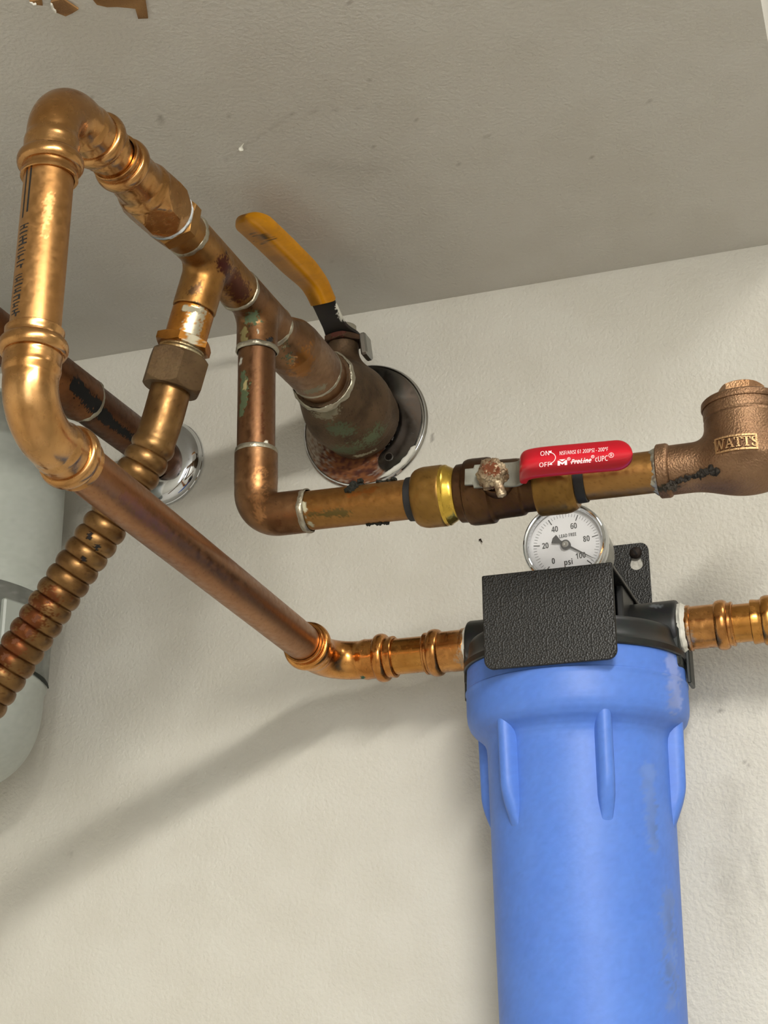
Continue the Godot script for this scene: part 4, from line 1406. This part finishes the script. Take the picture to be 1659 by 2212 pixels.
func check_valve() -> void:
	var Y := Vector3(0, 1, 0)
	thing("check_valve", "cast bronze swing check valve with round bonnet at the right edge", "valve", Vector3(-15, 238.4, 185.2))
	var cp := coat(lin(0.56, 0.445, 0.345), lin(0.50, 0.385, 0.29), lin(0.34, 0.245, 0.18), 0.26, [[Vector3(-58, 226, 193), Vector3(-50, 226, 193), 2.4, lin(0.25, 0.24, 0.2), false, 1.0]])
	var b := Buf.new()
	var f := func(p: Vector3) -> float:
		var barrel := cyl(p, Vector3(-58, 238.5, 185.3), Vector3(1, 0, 0), 110, 13.0, 1.0)
		var bon := cyl(p, Vector3(-15, 236, 185.3), Y, 31.7, 20.4, 1.0)
		var q := p - Vector3(-15, 236.5, 185.3)
		var e := (Vector3(q.x / 25.0, q.y / 15.6, q.z / 18.5).length() - 1.0) * 15.6
		var d := smin(smin(barrel, bon, 7.0), e, 6.0)
		var groove := absf(p.y - 261.0)
		return d + (0.5 * smoothstep(0.9, 0.2, groove) if p.y > 255.0 else 0.0)
	nets(b, f, Vector3(-61, 216, 160), Vector3(42, 279, 211), 1.0, cp)
	part("valve_body", b, [M.bronze, M.dull])
	b = Buf.new()
	sweep(b, line(Vector3(-60.6, 238.6, 185.4), Vector3(-50, 238.5, 185.3)), prof([1.0, 11.2, 0.2, 12.6, 0, 13.6, 0.6, 14.2, 5.0, 14.3, 6.0, 13.9, 6.8, 13.0]), 100, cp, null, Y, 0.8)
	part("inlet_collar", b, [M.bronze, M.dull])
	b = Buf.new()
	sweep(b, line(Vector3(-15, 266.8, 185.3), Vector3(-15, 271.2, 185.3)), prof([0, 19.5, 0.2, 20.8, 1.0, 21.2, 3.4, 21.0, 4.2, 20.2, 4.2, 5]), 110, cp, null, Vector3(1, 0, 0), 0.9)
	var cap := part("bonnet_cap", b, [M.bronze, M.dull])
	b = Buf.new()
	hex_nut(b, Vector3(-15, 270.8, 185.3), Y, Vector3(0.5, 0, 1), 10.4, 8.6, 1.0, 0.5, coat(lin(0.76, 0.62, 0.48), lin(0.68, 0.52, 0.38), lin(0.4, 0.28, 0.2), 0.3))
	part("square_head", b, [M.bronze, M.dull], cap)
	# raised name plate on the bonnet
	b = Buf.new()
	var R := 21.9
	var wrap := func(u: float, y: float, h: float) -> Vector3:
		var an := u / R
		return Vector3(-15 + (R + h) * sin(an), y, 185.3 + (R + h) * cos(an))
	var strip := func(u0: float, y0: float, u1: float, y1: float, h0: float, h1: float) -> void:
		var m := maxi(1, int(absf(u1 - u0) / 1.2))
		for k in m:
			var a0 := lerpf(u0, u1, float(k) / m)
			var a1 := lerpf(u0, u1, float(k + 1) / m)
			var s0 := -0.055 * (a0 + 4)
			var s1 := -0.055 * (a1 + 4)
			var o: Vector3 = wrap.call((a0 + a1) / 2, 0, 1) - wrap.call((a0 + a1) / 2, 0, 0)
			face4(b, wrap.call(a0, y0 + s0, h1), wrap.call(a1, y0 + s1, h1), wrap.call(a1, y1 + s1, h1), wrap.call(a0, y1 + s0, h1), o, Color.WHITE)
			face4(b, wrap.call(a0, y0 + s0, h0), wrap.call(a1, y0 + s1, h0), wrap.call(a1, y0 + s1, h1), wrap.call(a0, y0 + s0, h1), Vector3(0, -1, 0), Color.WHITE)
			face4(b, wrap.call(a0, y1 + s0, h0), wrap.call(a1, y1 + s1, h0), wrap.call(a1, y1 + s1, h1), wrap.call(a0, y1 + s0, h1), Vector3(0, 1, 0), Color.WHITE)
			if k == 0:
				face4(b, wrap.call(a0, y0 + s0, h0), wrap.call(a0, y1 + s0, h0), wrap.call(a0, y1 + s0, h1), wrap.call(a0, y0 + s0, h1), Vector3(-1, 0, 0), Color.WHITE)
			if k == m - 1:
				face4(b, wrap.call(a1, y0 + s1, h0), wrap.call(a1, y1 + s1, h0), wrap.call(a1, y1 + s1, h1), wrap.call(a1, y0 + s1, h1), Vector3(1, 0, 0), Color.WHITE)
	strip.call(-14.6, 236.4, 7.4, 237.4, -3.0, 0.7)
	strip.call(-14.6, 243.8, 7.4, 244.8, -3.0, 0.7)
	strip.call(-14.6, 237.4, -13.6, 243.8, -3.0, 0.7)
	strip.call(6.4, 237.4, 7.4, 243.8, -3.0, 0.7)
	strip.call(-13.6, 237.4, 6.4, 243.8, -3.0, 0.05)
	var t := letters("WATTS", 5.6, 1.3, true, "Droid Serif")
	for i in t.v.size():
		var q := t.v[i]
		var u := q.x * 0.80 - 3.6
		b.v.append(wrap.call(u, 240.6 - 0.055 * (u + 4) + q.y * 0.94, q.z + 0.2))
		var an := u / R
		b.n.append(Basis(Vector3.UP, an) * t.n[i])
		b.c.append(Color.WHITE)
	var st := b.v.size() - t.v.size()
	for i in t.i0:
		b.i0.append(st + i)
	for i in b.c.size():
		var h := Vector2(b.v[i].x + 15.0, b.v[i].z - 185.3).length() - R
		b.c[i] = lin(0.40, 0.30, 0.22) if h < 0.3 else lin(0.74, 0.60, 0.44)
	part("name_plate", b, [M.bronze], null, "raised bronze name plate")
	# solder at the joint and the crust along the lower seam
	b = Buf.new()
	sweep(b, line(Vector3(-66.5, 238.7, 185.4), Vector3(-59.6, 238.6, 185.4)), prof([0, 11.0, 1.2, 11.5, 3.5, 12.0, 5.5, 12.9, 6.9, 13.0]), 80, func(p, n, _s, _a):
		return lin(0.66, 0.65, 0.60), func(q, ang, _r0, p): return -0.9 + na.get_noise_3dv(p * 3.0) * 2.0 * smoothstep(0.0, 3.0, q) , Y, 0.5)
	part("solder_ring", b, [M.solder])
	for q in [[Vector3(-54, 227.9, 194.2), Vector3(-46, 228.6, 195.4), 1.1], [Vector3(-46, 228.8, 195.4), Vector3(-39, 229.8, 196.6), 1.4], [Vector3(-39, 230, 196.8), Vector3(-31, 231, 198.6), 1.7], [Vector3(-33, 231.6, 198.6), Vector3(-28.5, 229.6, 198.6), 1.9]]:
		crumb(q[0], q[1], q[2], "crust", Color(0.13, 0.11, 0.08))
	crumb(Vector3(-57, 226.6, 193), Vector3(-51, 226.8, 194), 1.6, "crust", Color(0.2, 0.18, 0.14))

func back_pipe() -> void:
	var Z := Vector3(0, 0, 1)
	var a := Vector3(-442.7, 365.0, -20)
	var black := lin(0.018, 0.018, 0.018)
	thing("dome_escutcheon", "shiny domed chrome escutcheon on the wall at left, behind the corrugated connector", "escutcheon", Vector3(-447, 364.6, 0))
	var c := Vector3(-447.5, 364.6, 0)
	var b := Buf.new()
	var p := PackedVector2Array()
	p.append_array(prof([0, 31.5, 0, 33.2, 1.2, 33.8, 3.0, 33.6]))
	for k in 14:
		var u := k / 13.0
		p.append(Vector2(3.4 + 9.5 * sin(u * PI / 2), 33.2 - 15.5 * u * u - 0.8 * u))
	p.append(Vector2(11.5, 15.6))
	sweep(b, line(c, c + Z * 14), p, 110, null, null, Vector3.UP)
	part("dome", b, [M.chrome])
	thing("copper_pipe", "brown copper pipe with black scorched patches entering the domed escutcheon at far left", "pipe", Vector3(-442, 363, 100))
	b = pipe_shell(a, Vector3(-441.9, 363.3, 128), 14.3, coat(lin(0.42, 0.27, 0.16), lin(0.36, 0.22, 0.13), lin(0.18, 0.11, 0.07), 0.3, [
		[Vector3(-430, 354, 126), Vector3(-431, 352.4, 108), 4.4, black, true, 0.55], [Vector3(-431, 352.6, 108), Vector3(-431, 352.4, 66), 3.4, black, true, 0.6], [Vector3(-430, 354.6, 74), Vector3(-431, 353, 52), 2.8, black, true, 0.5]]), 110, 0.9)
	part("pipe_shell", b, [M.old, M.dull])
	b = Buf.new()
	sweep(b, PackedVector3Array([Vector3(-429.6, 358, 72), Vector3(-429.2, 357.6, 64), Vector3(-429.4, 356.6, 57)]), prof([0, 0.1, 2, 1.9, 8, 1.7, 15, 0.2]), 14, flat(lin(0.80, 0.80, 0.78)), func(_s, _a, r0, q): return na.get_noise_3dv(q * 5.0) * 0.8 * minf(r0, 1.0), Z, 0.8)
	part("paint_smear", b, [M.white])
	thing("pipe_coupling", "brown copper coupling with pale solder line behind the lower left press elbow", "pipe coupling", Vector3(-441.5, 362.6, 180))
	b = Buf.new()
	sweep(b, line(Vector3(-441.9, 363.3, 126), Vector3(-440.8, 360.6, 330)), prof([0, 14.0, 0, 15.4, 0.5, 15.7, 58, 15.7, 58.5, 15.4, 58.6, 14.4, 204, 14.3]), 100, coat(lin(0.50, 0.32, 0.18), lin(0.42, 0.26, 0.14), lin(0.22, 0.13, 0.08), 0.3, [
		[Vector3(-428, 357, 162), Vector3(-430, 354, 128), 4.6, black, true, 0.75], [Vector3(-427, 360, 160), Vector3(-428, 357, 146), 2.6, black, true, 0.9]]), null, Vector3.UP, 0.9)
	part("coupling_body", b, [M.old, M.dull])
	solder_ring(Vector3(-441.9, 363.3, 125.4), Z, 14.8, 2.6, 1.3, null, 12.0)

func tank() -> void:
	var c := Vector3(-569, 0, 105)
	thing("expansion_tank", "pale grey steel tank with galvanised band, cut off by the left edge", "tank", c + Vector3(0, 110, 0))
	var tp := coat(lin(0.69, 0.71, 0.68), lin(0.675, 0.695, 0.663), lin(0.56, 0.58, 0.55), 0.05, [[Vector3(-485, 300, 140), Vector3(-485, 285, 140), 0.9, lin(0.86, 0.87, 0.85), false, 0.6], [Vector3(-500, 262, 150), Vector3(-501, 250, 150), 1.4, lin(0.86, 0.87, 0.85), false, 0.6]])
	var up := line(c, c + Vector3(0, 400, 0))
	var b := Buf.new()
	sweep(b, up, prof([240, 84, 240.5, 88.0, 243, 88.4, 247, 88.4, 249, 89.4, 252, 89.8, 255, 89.6, 258, 89.0, 262, 89.6, 350, 89.6, 360, 88.6, 368, 85.4, 375, 78, 380, 66, 384, 45, 386, 15, 386, 1]), 130, tp, null, Vector3(0, 0, 1), 2.5)
	part("upper_shell", b, [M.tank, M.tank])
	b = Buf.new()
	sweep(b, up, prof([188, 84, 188, 86.8, 189, 87.2, 247, 87.4, 248, 86.0]), 130, coat(lin(0.52, 0.53, 0.51), lin(0.47, 0.48, 0.465), lin(0.66, 0.67, 0.65), 0.3), null, Vector3(0, 0, 1), 1.5)
	var band := part("galvanised_band", b, [M.galv, M.galv], null, "mottled galvanised steel band")
	b = Buf.new()
	var e := Vector3(sin(1.36), 0, cos(1.36))
	box(b, c + e * 87.4 + Vector3(0, 214, 0), Vector3(22, 30, 5), 1.2, Basis(Vector3.UP, 1.36), lin(0.60, 0.62, 0.59))
	part("clasp", b, [M.tank], band)
	b = Buf.new()
	var low := prof([187.5, 84, 187.5, 87.6, 190, 88.0, 192, 87.4])
	var dome := PackedVector2Array([Vector2(128, 1)])
	for k in 22:
		var a := deg_to_rad(4.0 + 86.0 * k / 21.0)
		dome.append(Vector2(185 - 57 * cos(pow(sin(a), 1.0) * a) if false else 181 - 66 * pow(cos(a), 0.8), 85.0 * pow(sin(a), 0.62)))
	dome[0] = Vector2(114.8, 0.5)
	dome.append_array(PackedVector2Array([Vector2(183, 85.4), Vector2(186, 86.6), Vector2(189, 86.6)]))
	sweep(b, up, dome, 130, tp, null, Vector3(0, 0, 1), 2.0)
	part("lower_shell", b, [M.tank, M.tank])
	b = Buf.new()
	var rim := PackedVector3Array()
	for k in 25:
		var q := lerpf(1.5, 2.05, k / 24.0)
		rim.append(c + Vector3(sin(q) * 87.6, 188.6 - 2.5 * k / 24.0, cos(q) * 87.6))
	var rl := length_of(rim)
	sweep(b, rim, prof([0, 0.2, 8, 0.9, rl - 20, 1.4, rl, 0.4]), 10, flat(lin(0.10, 0.12, 0.10)), null, Vector3.UP, 1.5)
	part("seam_gasket", b, [M.white], null, "dark gap at the seam")

func filter() -> void:
	var c := Vector3(-134.5, 0, 66)
	thing("water_filter", "tall water filter with ribbed blue housing under a black cap", "filter", c + Vector3(0, -330, 0))
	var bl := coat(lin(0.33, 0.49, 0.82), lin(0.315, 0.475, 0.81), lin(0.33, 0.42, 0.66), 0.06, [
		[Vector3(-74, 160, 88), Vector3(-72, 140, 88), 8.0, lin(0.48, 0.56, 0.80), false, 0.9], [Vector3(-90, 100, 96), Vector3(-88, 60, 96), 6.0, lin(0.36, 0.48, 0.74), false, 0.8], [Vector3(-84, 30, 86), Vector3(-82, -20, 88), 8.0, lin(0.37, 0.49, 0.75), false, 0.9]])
	var up := line(c + Vector3(0, -400, 0), c + Vector3(0, 260, 0))
	var b := Buf.new()
	var o := 400.0
	var body := prof([o - 330, 1, o - 330, 40, o - 327, 46, o - 320, 48.6, o - 100, 50.0, o - 30, 51.0, o + 70, 52.4, o + 117, 53.0])
	body.append_array(prof([o + 121, 53.4, o + 124, 54.6, o + 126.5, 57.0, o + 129, 60.2, o + 132, 62.6, o + 136, 64.0, o + 140, 64.4, o + 151.6, 64.5, o + 152.4, 64.9, o + 153.4, 64.9, o + 154.2, 64.2, o + 168.5, 63.6, o + 169, 63.0, o + 169, 55]))
	sweep(b, up, body, 160, bl, null, Vector3(0, 0, 1), 1.6)
	var sump := part("housing", b, [M.blue, M.blue], null, "matt blue plastic housing")
	for k in 6:
		var q := deg_to_rad(26.4 + 60.0 * k)
		var e := Vector3(sin(q), 0, cos(q))
		var w := Vector3(cos(q), 0, -sin(q))
		b = Buf.new()
		var rows := 60
		var cols := 20
		for i in rows + 1:
			var u := float(i) / rows
			var y := lerpf(70.0, 133.0, u)
			var r := lerpf(52.4, 53.2, u)
			var grow := smoothstep(0.0, 0.42, u)
			var tall := 8.6 * pow(grow, 0.6) * lerpf(0.9, 1.0, u)
			var wide := lerpf(3.2, 4.9, smoothstep(0.0, 0.25, u)) * (1.0 if u > 0.03 else sqrt(maxf(u / 0.03, 0.02)))
			for j in cols + 1:
				var v := -1.0 + 2.0 * j / cols
				var h := tall * pow(maxf(1.0 - pow(absf(v), 2.6), 0.0), 0.5)
				var p := c + Vector3(0, y, 0) + e * (sqrt(maxf(r * r - pow(v * wide, 2), 1.0)) - 0.5 + h) + w * (v * wide)
				b.v.append(p)
				b.n.append(e)
				b.c.append(bl.call(p, e, 0.0, 0.0))
		for i in rows:
			for j in cols:
				var a0 := i * (cols + 1) + j
				quad(b, a0, a0 + 1, a0 + cols + 2, a0 + cols + 1)
		for i in b.c.size():
			b.c[i].a = 1.0
		smooth(b, 60)
		part("rib", b, [M.blue, M.blue], sump)
	# black cap with its two ports
	var dk := coat(lin(0.085, 0.09, 0.098), lin(0.075, 0.08, 0.085), lin(0.15, 0.155, 0.165), 0.10, [
		[Vector3(-85, 198, 78), Vector3(-80, 197, 80), 1.6, lin(0.34, 0.36, 0.38), false, 1.2], [Vector3(-88, 196, 82), Vector3(-86, 193, 83), 1.4, lin(0.26, 0.28, 0.3), false, 1.2],
		[Vector3(-198, 178, 78), Vector3(-192, 172, 90), 2.2, lin(0.34, 0.34, 0.34), false, 1.1]])
	b = Buf.new()
	sweep(b, up, prof([o + 166.5, 58, o + 166.5, 65.0, o + 167.2, 65.6, o + 170.4, 65.4, o + 171.0, 64.8, o + 173, 63.6, o + 176, 62.8, o + 182, 62.2, o + 183.4, 61.4, o + 183.8, 60.0, o + 184.2, 40, o + 188, 36, o + 205, 34, o + 206, 33, o + 206, 1]), 150, dk, null, Vector3(0, 0, 1), 1.6)
	var cap := part("cap", b, [M.black_plastic, M.black_plastic], null, "black plastic cap")
	for s in [-1.0, 1.0]:
		b = Buf.new()
		var a := c + Vector3(s * 20, 185.2, 0)
		sweep(b, line(a, a + Vector3(s * 43, s * 0.2, 0)), prof([0, 17.2, 41.5, 17.4, 42.6, 17.0, 43, 16.4, 43, 13.4, 38, 12.4]), 90, dk, null, Vector3.UP, 1.2)
		part("port", b, [M.black_plastic, M.black_plastic], cap)
		b = Buf.new()
		box(b, c + Vector3(s * 58, 173.5, -2), Vector3(12, 26, 34), 1.2, Basis.IDENTITY, lin(0.11, 0.115, 0.12))
		part("port_web", b, [M.black_plastic], cap)
		b = Buf.new()
		box(b, c + Vector3(s * 66.2, 170, -6), Vector3(2.4, 34, 16), 0.6, Basis.IDENTITY, lin(0.11, 0.115, 0.12))
		part("lug", b, [M.black_plastic], cap)
		b = Buf.new()
		box(b, c + Vector3(s * 34, 196, 12), Vector3(4, 24, 36), 0.8, Basis.IDENTITY, lin(0.115, 0.12, 0.13))
		part("gusset", b, [M.black_plastic], cap)
	# bracket
	thing("filter_bracket", "black hammered steel bracket holding the filter cap to the wall", "bracket", Vector3(-134, 210, 2))
	b = Buf.new()
	plate(b, rounded(-171.2, 154.2, -96.8, 208.9, [5.5, 5.5, 1.0, 1.0]), Vector3(0, 0, 132.0), Vector3(1, 0, 0), Vector3(0, 1, 0), 2.4, 0.5)
	part("front_plate", b, [M.hammer])
	b = Buf.new()
	var tp := PackedVector2Array([Vector2(-171.2, -133.4), Vector2(-96.8, -133.4), Vector2(-96.8, -2.6), Vector2(-171.2, -2.6)])
	plate(b, tp, Vector3(0, 206.5, 0), Vector3(1, 0, 0), Vector3(0, 0, -1), 2.4, 0.4)
	part("top_plate", b, [M.hammer])
	b = Buf.new()
	var outer := rounded(-171.6, 158, -96.4, 262.2, [3, 3, 5, 5])
	for s in [-1.0, 1.0]:
		var hx: float = -134.0 + s * 29.6
		var key := arc(hx, 248.6, 4.3, 150, 390, 18)
		key.append_array(arc(hx, 255.8, 2.3, 20, 160, 8))
		var edge: float = -134.0
		var rectp := PackedVector2Array([Vector2(edge, 100), Vector2(hx, 100), Vector2(hx, 300), Vector2(edge, 300)])
		var rect2 := PackedVector2Array([Vector2(hx, 100), Vector2(hx + s * 60, 100), Vector2(hx + s * 60, 300), Vector2(hx, 300)])
		for rp in [rectp, rect2]:
			for piece in Geometry2D.intersect_polygons(outer, rp):
				for left in Geometry2D.clip_polygons(piece, key):
					plate(b, left, Vector3(0, 0, 0.3), Vector3(1, 0, 0), Vector3(0, 1, 0), 2.2, 0.0)
	part("back_plate", b, [M.hammer])
	# screw in the right keyhole
	thing("bracket_screw", "dark round-headed screw in the keyhole of the black bracket", "screw", Vector3(-104.4, 256.2, 2.5))
	b = Buf.new()
	sweep(b, line(Vector3(-104.4, 255.6, -12), Vector3(-104.4, 255.6, 6)), prof([0, 1.6, 14.2, 1.8, 14.4, 3.9, 15.4, 4.0, 16.6, 3.4, 17.4, 2.2, 17.8, 0.05]), 40, flat(lin(0.20, 0.18, 0.155)), null, Vector3.UP, 0.5)
	part("head", b, [M.cast])
	b = Buf.new()
	box(b, Vector3(-104.4, 255.6, 5.6), Vector3(0.9, 5.0, 0.8), 0, Basis(Vector3(0, 0, 1), 0.5), lin(0.03, 0.03, 0.03))
	part("slot", b, [M.white])

func gauge() -> void:
	var c := Vector3(-131.4, 236.9, 0)
	var Z := Vector3(0, 0, 1)
	thing("pressure_gauge", "round chrome pressure gauge with white psi dial, behind the bracket's top edge", "gauge", c + Z * 66)
	var b := Buf.new()
	sweep(b, line(c + Z * 60, c + Z * 96), prof([0, 1, 0, 22, 1.2, 23.4, 3, 23.9, 26, 24.2, 27, 24.6]), 120, null, null, Vector3.UP)
	part("case", b, [M.steel])
	b = Buf.new()
	sweep(b, line(c + Z * 60, c + Z * 100), prof([24.5, 24.0, 25.0, 25.2, 26.6, 25.6, 31.0, 25.5, 33.0, 25.2, 34.2, 24.6, 34.6, 23.9, 34.4, 23.0, 33.4, 22.2, 31.6, 21.9, 30.0, 21.8]), 120, null, null, Vector3.UP)
	part("bezel", b, [M.chrome])
	b = Buf.new()
	sweep(b, line(c + Vector3(0, -6, 66), c + Vector3(0, -25.4, 66)), prof([0, 6, 19.4, 6]), 32, null, null, Z)
	part("stem", b, [M.steel])
	b = Buf.new()
	disc(b, c + Z * 88.2, Z, 22.4, 90)
	sweep(b, line(c + Z * 84, c + Z * 88.2), prof([0, 22.4, 4.2, 22.4]), 64, null, null, Vector3.UP)
	b.c = PackedColorArray()
	var dial := part("dial", b, [M.dial])
	var roll := 0.06
	var zf := 88.32
	var ang := func(v: float) -> float: return deg_to_rad(225.0 - 2.7 * v) + roll
	b = Buf.new()
	for k in 51:
		var v := k * 2.0
		var big := k % 10 == 0
		var mid := k % 5 == 0
		var t: float = ang.call(v)
		var e := Vector3(cos(t), sin(t), 0)
		var r0 := 16.0 if big else (17.2 if mid else 17.8)
		box(b, c + e * ((r0 + 19.8) / 2) + Z * zf, Vector3(19.8 - r0, 0.55 if big else 0.2, 0.1), 0, Basis(Z, t))
	part("tick_marks", b, [M.ink], dial)
	for k in 6:
		var t: float = ang.call(k * 20.0)
		var r := 12.6 if k < 5 else 12.2
		var at := c + Vector3(cos(t) * r, sin(t) * r, zf)
		if k == 0:
			at += Vector3(0.2, 0.6, 0)
		if k == 5:
			at += Vector3(-0.8, 0.8, 0)
		write("numeral", str(k * 20), at, 3.5, roll * 0.8, M.ink, dial, 0.78, true, 0.1)
	write("lettering", "psi", c + Vector3(0.8, -10.4, zf), 3.4, roll * 0.8, M.ink, dial, 0.85, true, 0.1)
	write("lettering", "LEAD FREE", c + Vector3(1.2, 6.2, zf), 2.1, roll * 0.8, M.ink, dial, 0.72, true, 0.1)
	b = Buf.new()
	var t := ang.call(96.5) as float
	var bs := Basis(Z, t)
	plate(b, PackedVector2Array([Vector2(0, 0.7), Vector2(18.6, 0.14), Vector2(18.6, -0.14), Vector2(0, -0.7)]), c + Z * 89.6, bs.x, bs.y, 0.4, 0.0)
	plate(b, PackedVector2Array([Vector2(1, 0.8), Vector2(-4, 1.0), Vector2(-8.2, 2.9), Vector2(-9.0, 0), Vector2(-8.2, -2.9), Vector2(-4, -1.0), Vector2(1, -0.8)]), c + Z * 89.6, bs.x, bs.y, 0.4, 0.0)
	var needle := part("needle", b, [M.ink])
	b = Buf.new()
	sweep(b, line(c + Z * 88.4, c + Z * 91.4), prof([0, 2.9, 2.2, 2.9, 2.6, 2.5, 2.6, 2.0]), 40, null, null, Vector3.UP)
	part("hub", b, [M.ink], needle)
	b = Buf.new()
	sweep(b, line(c + Z * 88.4, c + Z * 91.6), prof([2.2, 2.0, 2.8, 1.9, 3.0, 0.5, 2.8, 0.05]), 32, null, null, Vector3.UP)
	part("hub_pin", b, [M.steel], needle)
	b = Buf.new()
	sweep(b, line(c + Z * 92.6, c + Z * 93.4), prof([0, 0.05, 0, 22.2, 0.8, 22.2, 0.8, 0.05]), 64, null, null, Vector3.UP)
	part("glass", b, [M.glass])

func filter_pipes() -> void:
	var y := 185.1
	var z := 66.0
	var X := Vector3(1, 0, 0)
	var at := func(x: float) -> Vector3: return Vector3(x, y + 0.004 * (x + 219), z)
	var warm := coat(lin(0.80, 0.59, 0.32), lin(0.72, 0.50, 0.25), lin(0.48, 0.30, 0.14), 0.18, [], 1.0)
	solo("copper_pipe", pipe_shell(at.call(-262.0), at.call(-222.0), 11.1, warm), [M.fresh, M.dull], "short bright copper pipe between the inlet press elbow and the left filter adapter", "pipe", at.call(-240.0))
	var white := lin(0.84, 0.83, 0.79)
	for s in [-1.0, 1.0]:
		var x0 := -226.5 if s < 0 else -40.5
		var x1 := -197.5 if s < 0 else -69.5
		thing("press_adapter", "copper press-fit male adapter with white thread sealant, on the %s filter port" % ("left" if s < 0 else "right"), "pipe adapter", at.call(x1), "press adapters on the filter ports")
		var b := Buf.new()
		var p := press(12.6, 14.6, 3.2, 22.0)
		p.append_array(prof([24, 12.5, 24.4, 13.3, 26.0, 13.4, 29, 12.6]))
		var face := coat(lin(0.78, 0.57, 0.34), lin(0.70, 0.48, 0.27), lin(0.44, 0.28, 0.16), 0.22, [[at.call(x1 - s * -3.0) + Vector3(0, -9, 9), at.call(x1) + Vector3(0, 9, 9), 4.0, lin(0.70, 0.60, 0.50), false, 1.0]])
		sweep(b, line(at.call(x0), at.call(x1)), p, 96, face, func(q, an, _r0, _p): return -0.3 * smoothstep(3.4, 1.5, absf(q - 14.0)) * (0.5 + 0.5 * cos(6.0 * an)), Vector3.UP, 0.7)
		part("press_socket", b, [M.fresh, M.dull])
		b = Buf.new()
		sweep(b, line(at.call(x1 - s * -3.0), at.call(x1 - s * 3.0)), prof([0, 12.2, 0.8, 13.6, 3.0, 15.0, 6.0, 14.0]), 70, flat(white), func(_s, _a, _r, q): return na.get_noise_3dv(q * 4.0) * 1.3, Vector3.UP, 0.5)
		part("thread_sealant", b, [M.white], null, "white thread sealant")
	solo("copper_pipe", pipe_shell(at.call(-46.0), at.call(-20.0), 11.1, warm), [M.fresh, M.dull], "short bright copper pipe right of the filter, ending in a press coupling", "pipe", at.call(-36.0))
	var b := Buf.new()
	var p := press(12.6, 14.6, 6.0, 24.0)
	p.append_array(prof([48, 12.6, 48, 11.2]))
	sweep(b, line(at.call(-30.5), at.call(18.0)), p, 96, warm, null, Vector3.UP, 0.8)
	solo("press_coupling", b, [M.fresh, M.dull], "copper press coupling cut off by the right edge, right of the filter", "pipe coupling", at.call(-10.0))

func torn(pts: PackedVector2Array, label: String, drop: float) -> void:
	var mid := Vector2.ZERO
	for q in pts:
		mid += q / pts.size()
	thing("torn_paper", label, "torn paper", Vector3(mid.x, 461.6, mid.y), "torn drywall paper on the ceiling")
	var b := Buf.new()
	plate(b, pts, Vector3(0, 461.4, 0), Vector3(1, 0, 0), Vector3(0, 0, 1), 0.2 + drop, 0.0, lin(0.60, 0.45, 0.27))
	for i in b.v.size():
		var k := na.get_noise_3dv(b.v[i] * 3.0)
		b.c[i] = lin(0.60, 0.45, 0.27).lerp(lin(0.46, 0.33, 0.19), clampf(0.5 + k * 1.5, 0, 1))
	part("brown_backing", b, [M.paper])
	b = Buf.new()
	var a := pts[0]
	var c := pts[1]
	var edge := PackedVector3Array()
	for k in 9:
		var q := a.lerp(c, k / 8.0)
		edge.append(Vector3(q.x + na.get_noise_1d(k * 30.0) * 1.2, 460.9 - drop, q.y + na.get_noise_1d(k * 47.0) * 1.2))
	var l := length_of(edge)
	sweep(b, edge, prof([0, 0.1, 1, 0.6, l - 1, 0.7, l, 0.1]), 10, flat(lin(0.85, 0.84, 0.80)), func(_s, _a, r0, q): return na.get_noise_3dv(q * 6.0) * 0.6 * minf(r0, 1.0), Vector3.UP, 0.6)
	part("white_edge", b, [M.white])

func small_things() -> void:
	torn(PackedVector2Array([Vector2(-316, 378), Vector2(-312.6, 368.2), Vector2(-317, 366.6), Vector2(-321.6, 365.6), Vector2(-324.6, 370), Vector2(-323, 378)]), "brown kite-shaped flap of torn drywall paper on the ceiling", 0.9)
	torn(PackedVector2Array([Vector2(-326.5, 381), Vector2(-328.4, 376.8), Vector2(-331, 378.4), Vector2(-333, 382)]), "smallest scrap of torn brown drywall paper, at the top left", 0.7)
	torn(PackedVector2Array([Vector2(-276.5, 364), Vector2(-282.4, 349.6), Vector2(-287.4, 351.0), Vector2(-285.0, 358.6), Vector2(-288, 360.4), Vector2(-293, 363), Vector2(-298, 364.6), Vector2(-302, 368), Vector2(-302, 374), Vector2(-276, 371)]), "broad torn patch of brown drywall paper with a hanging tongue, on the ceiling", 0.7)
	# paint drip on the ceiling
	thing("paint_drip", "small white hardened drip of paint on the ceiling, above the yellow lever", "paint drip", Vector3(-287, 461.6, 223))
	var b := Buf.new()
	sweep(b, PackedVector3Array([Vector3(-283, 461.4, 227.5), Vector3(-285.6, 461.2, 225), Vector3(-287, 460.4, 223)]), prof([0, 0.1, 1.5, 0.4, 4.4, 0.8, 5.6, 1.5, 6.8, 1.0, 7.2, 0.1]), 16, flat(lin(0.86, 0.85, 0.80)), func(_s, _a, r0, q): return na.get_noise_3dv(q * 6.0) * 0.4 * minf(r0, 1.0), Vector3.UP, 0.4)
	part("drip", b, [M.white])
	# bent nail
	thing("nail", "tiny bent dark nail sticking out of the wall left of the pressure gauge", "nail", Vector3(-207, 276, 0))
	b = Buf.new()
	sweep(b, PackedVector3Array([Vector3(-207.6, 277.4, -2), Vector3(-207.4, 277.2, 1.0), Vector3(-206.6, 276.0, 2.0), Vector3(-205.8, 274.6, 2.2)]), prof([0, 0.4, 4, 0.45, 5.6, 0.35, 6.2, 0.1]), 12, flat(lin(0.22, 0.18, 0.14)), null, Vector3(0, 0, 1), 0.5)
	sweep(b, line(Vector3(-208.4, 277.0, 1.2), Vector3(-206.8, 277.5, 1.6)), prof([0, 0.3, 0.1, 0.55, 1.5, 0.55, 1.6, 0.3]), 12, flat(lin(0.22, 0.18, 0.14)), null, Vector3(0, 0, 1), 0.5)
	part("shank", b, [M.cast])
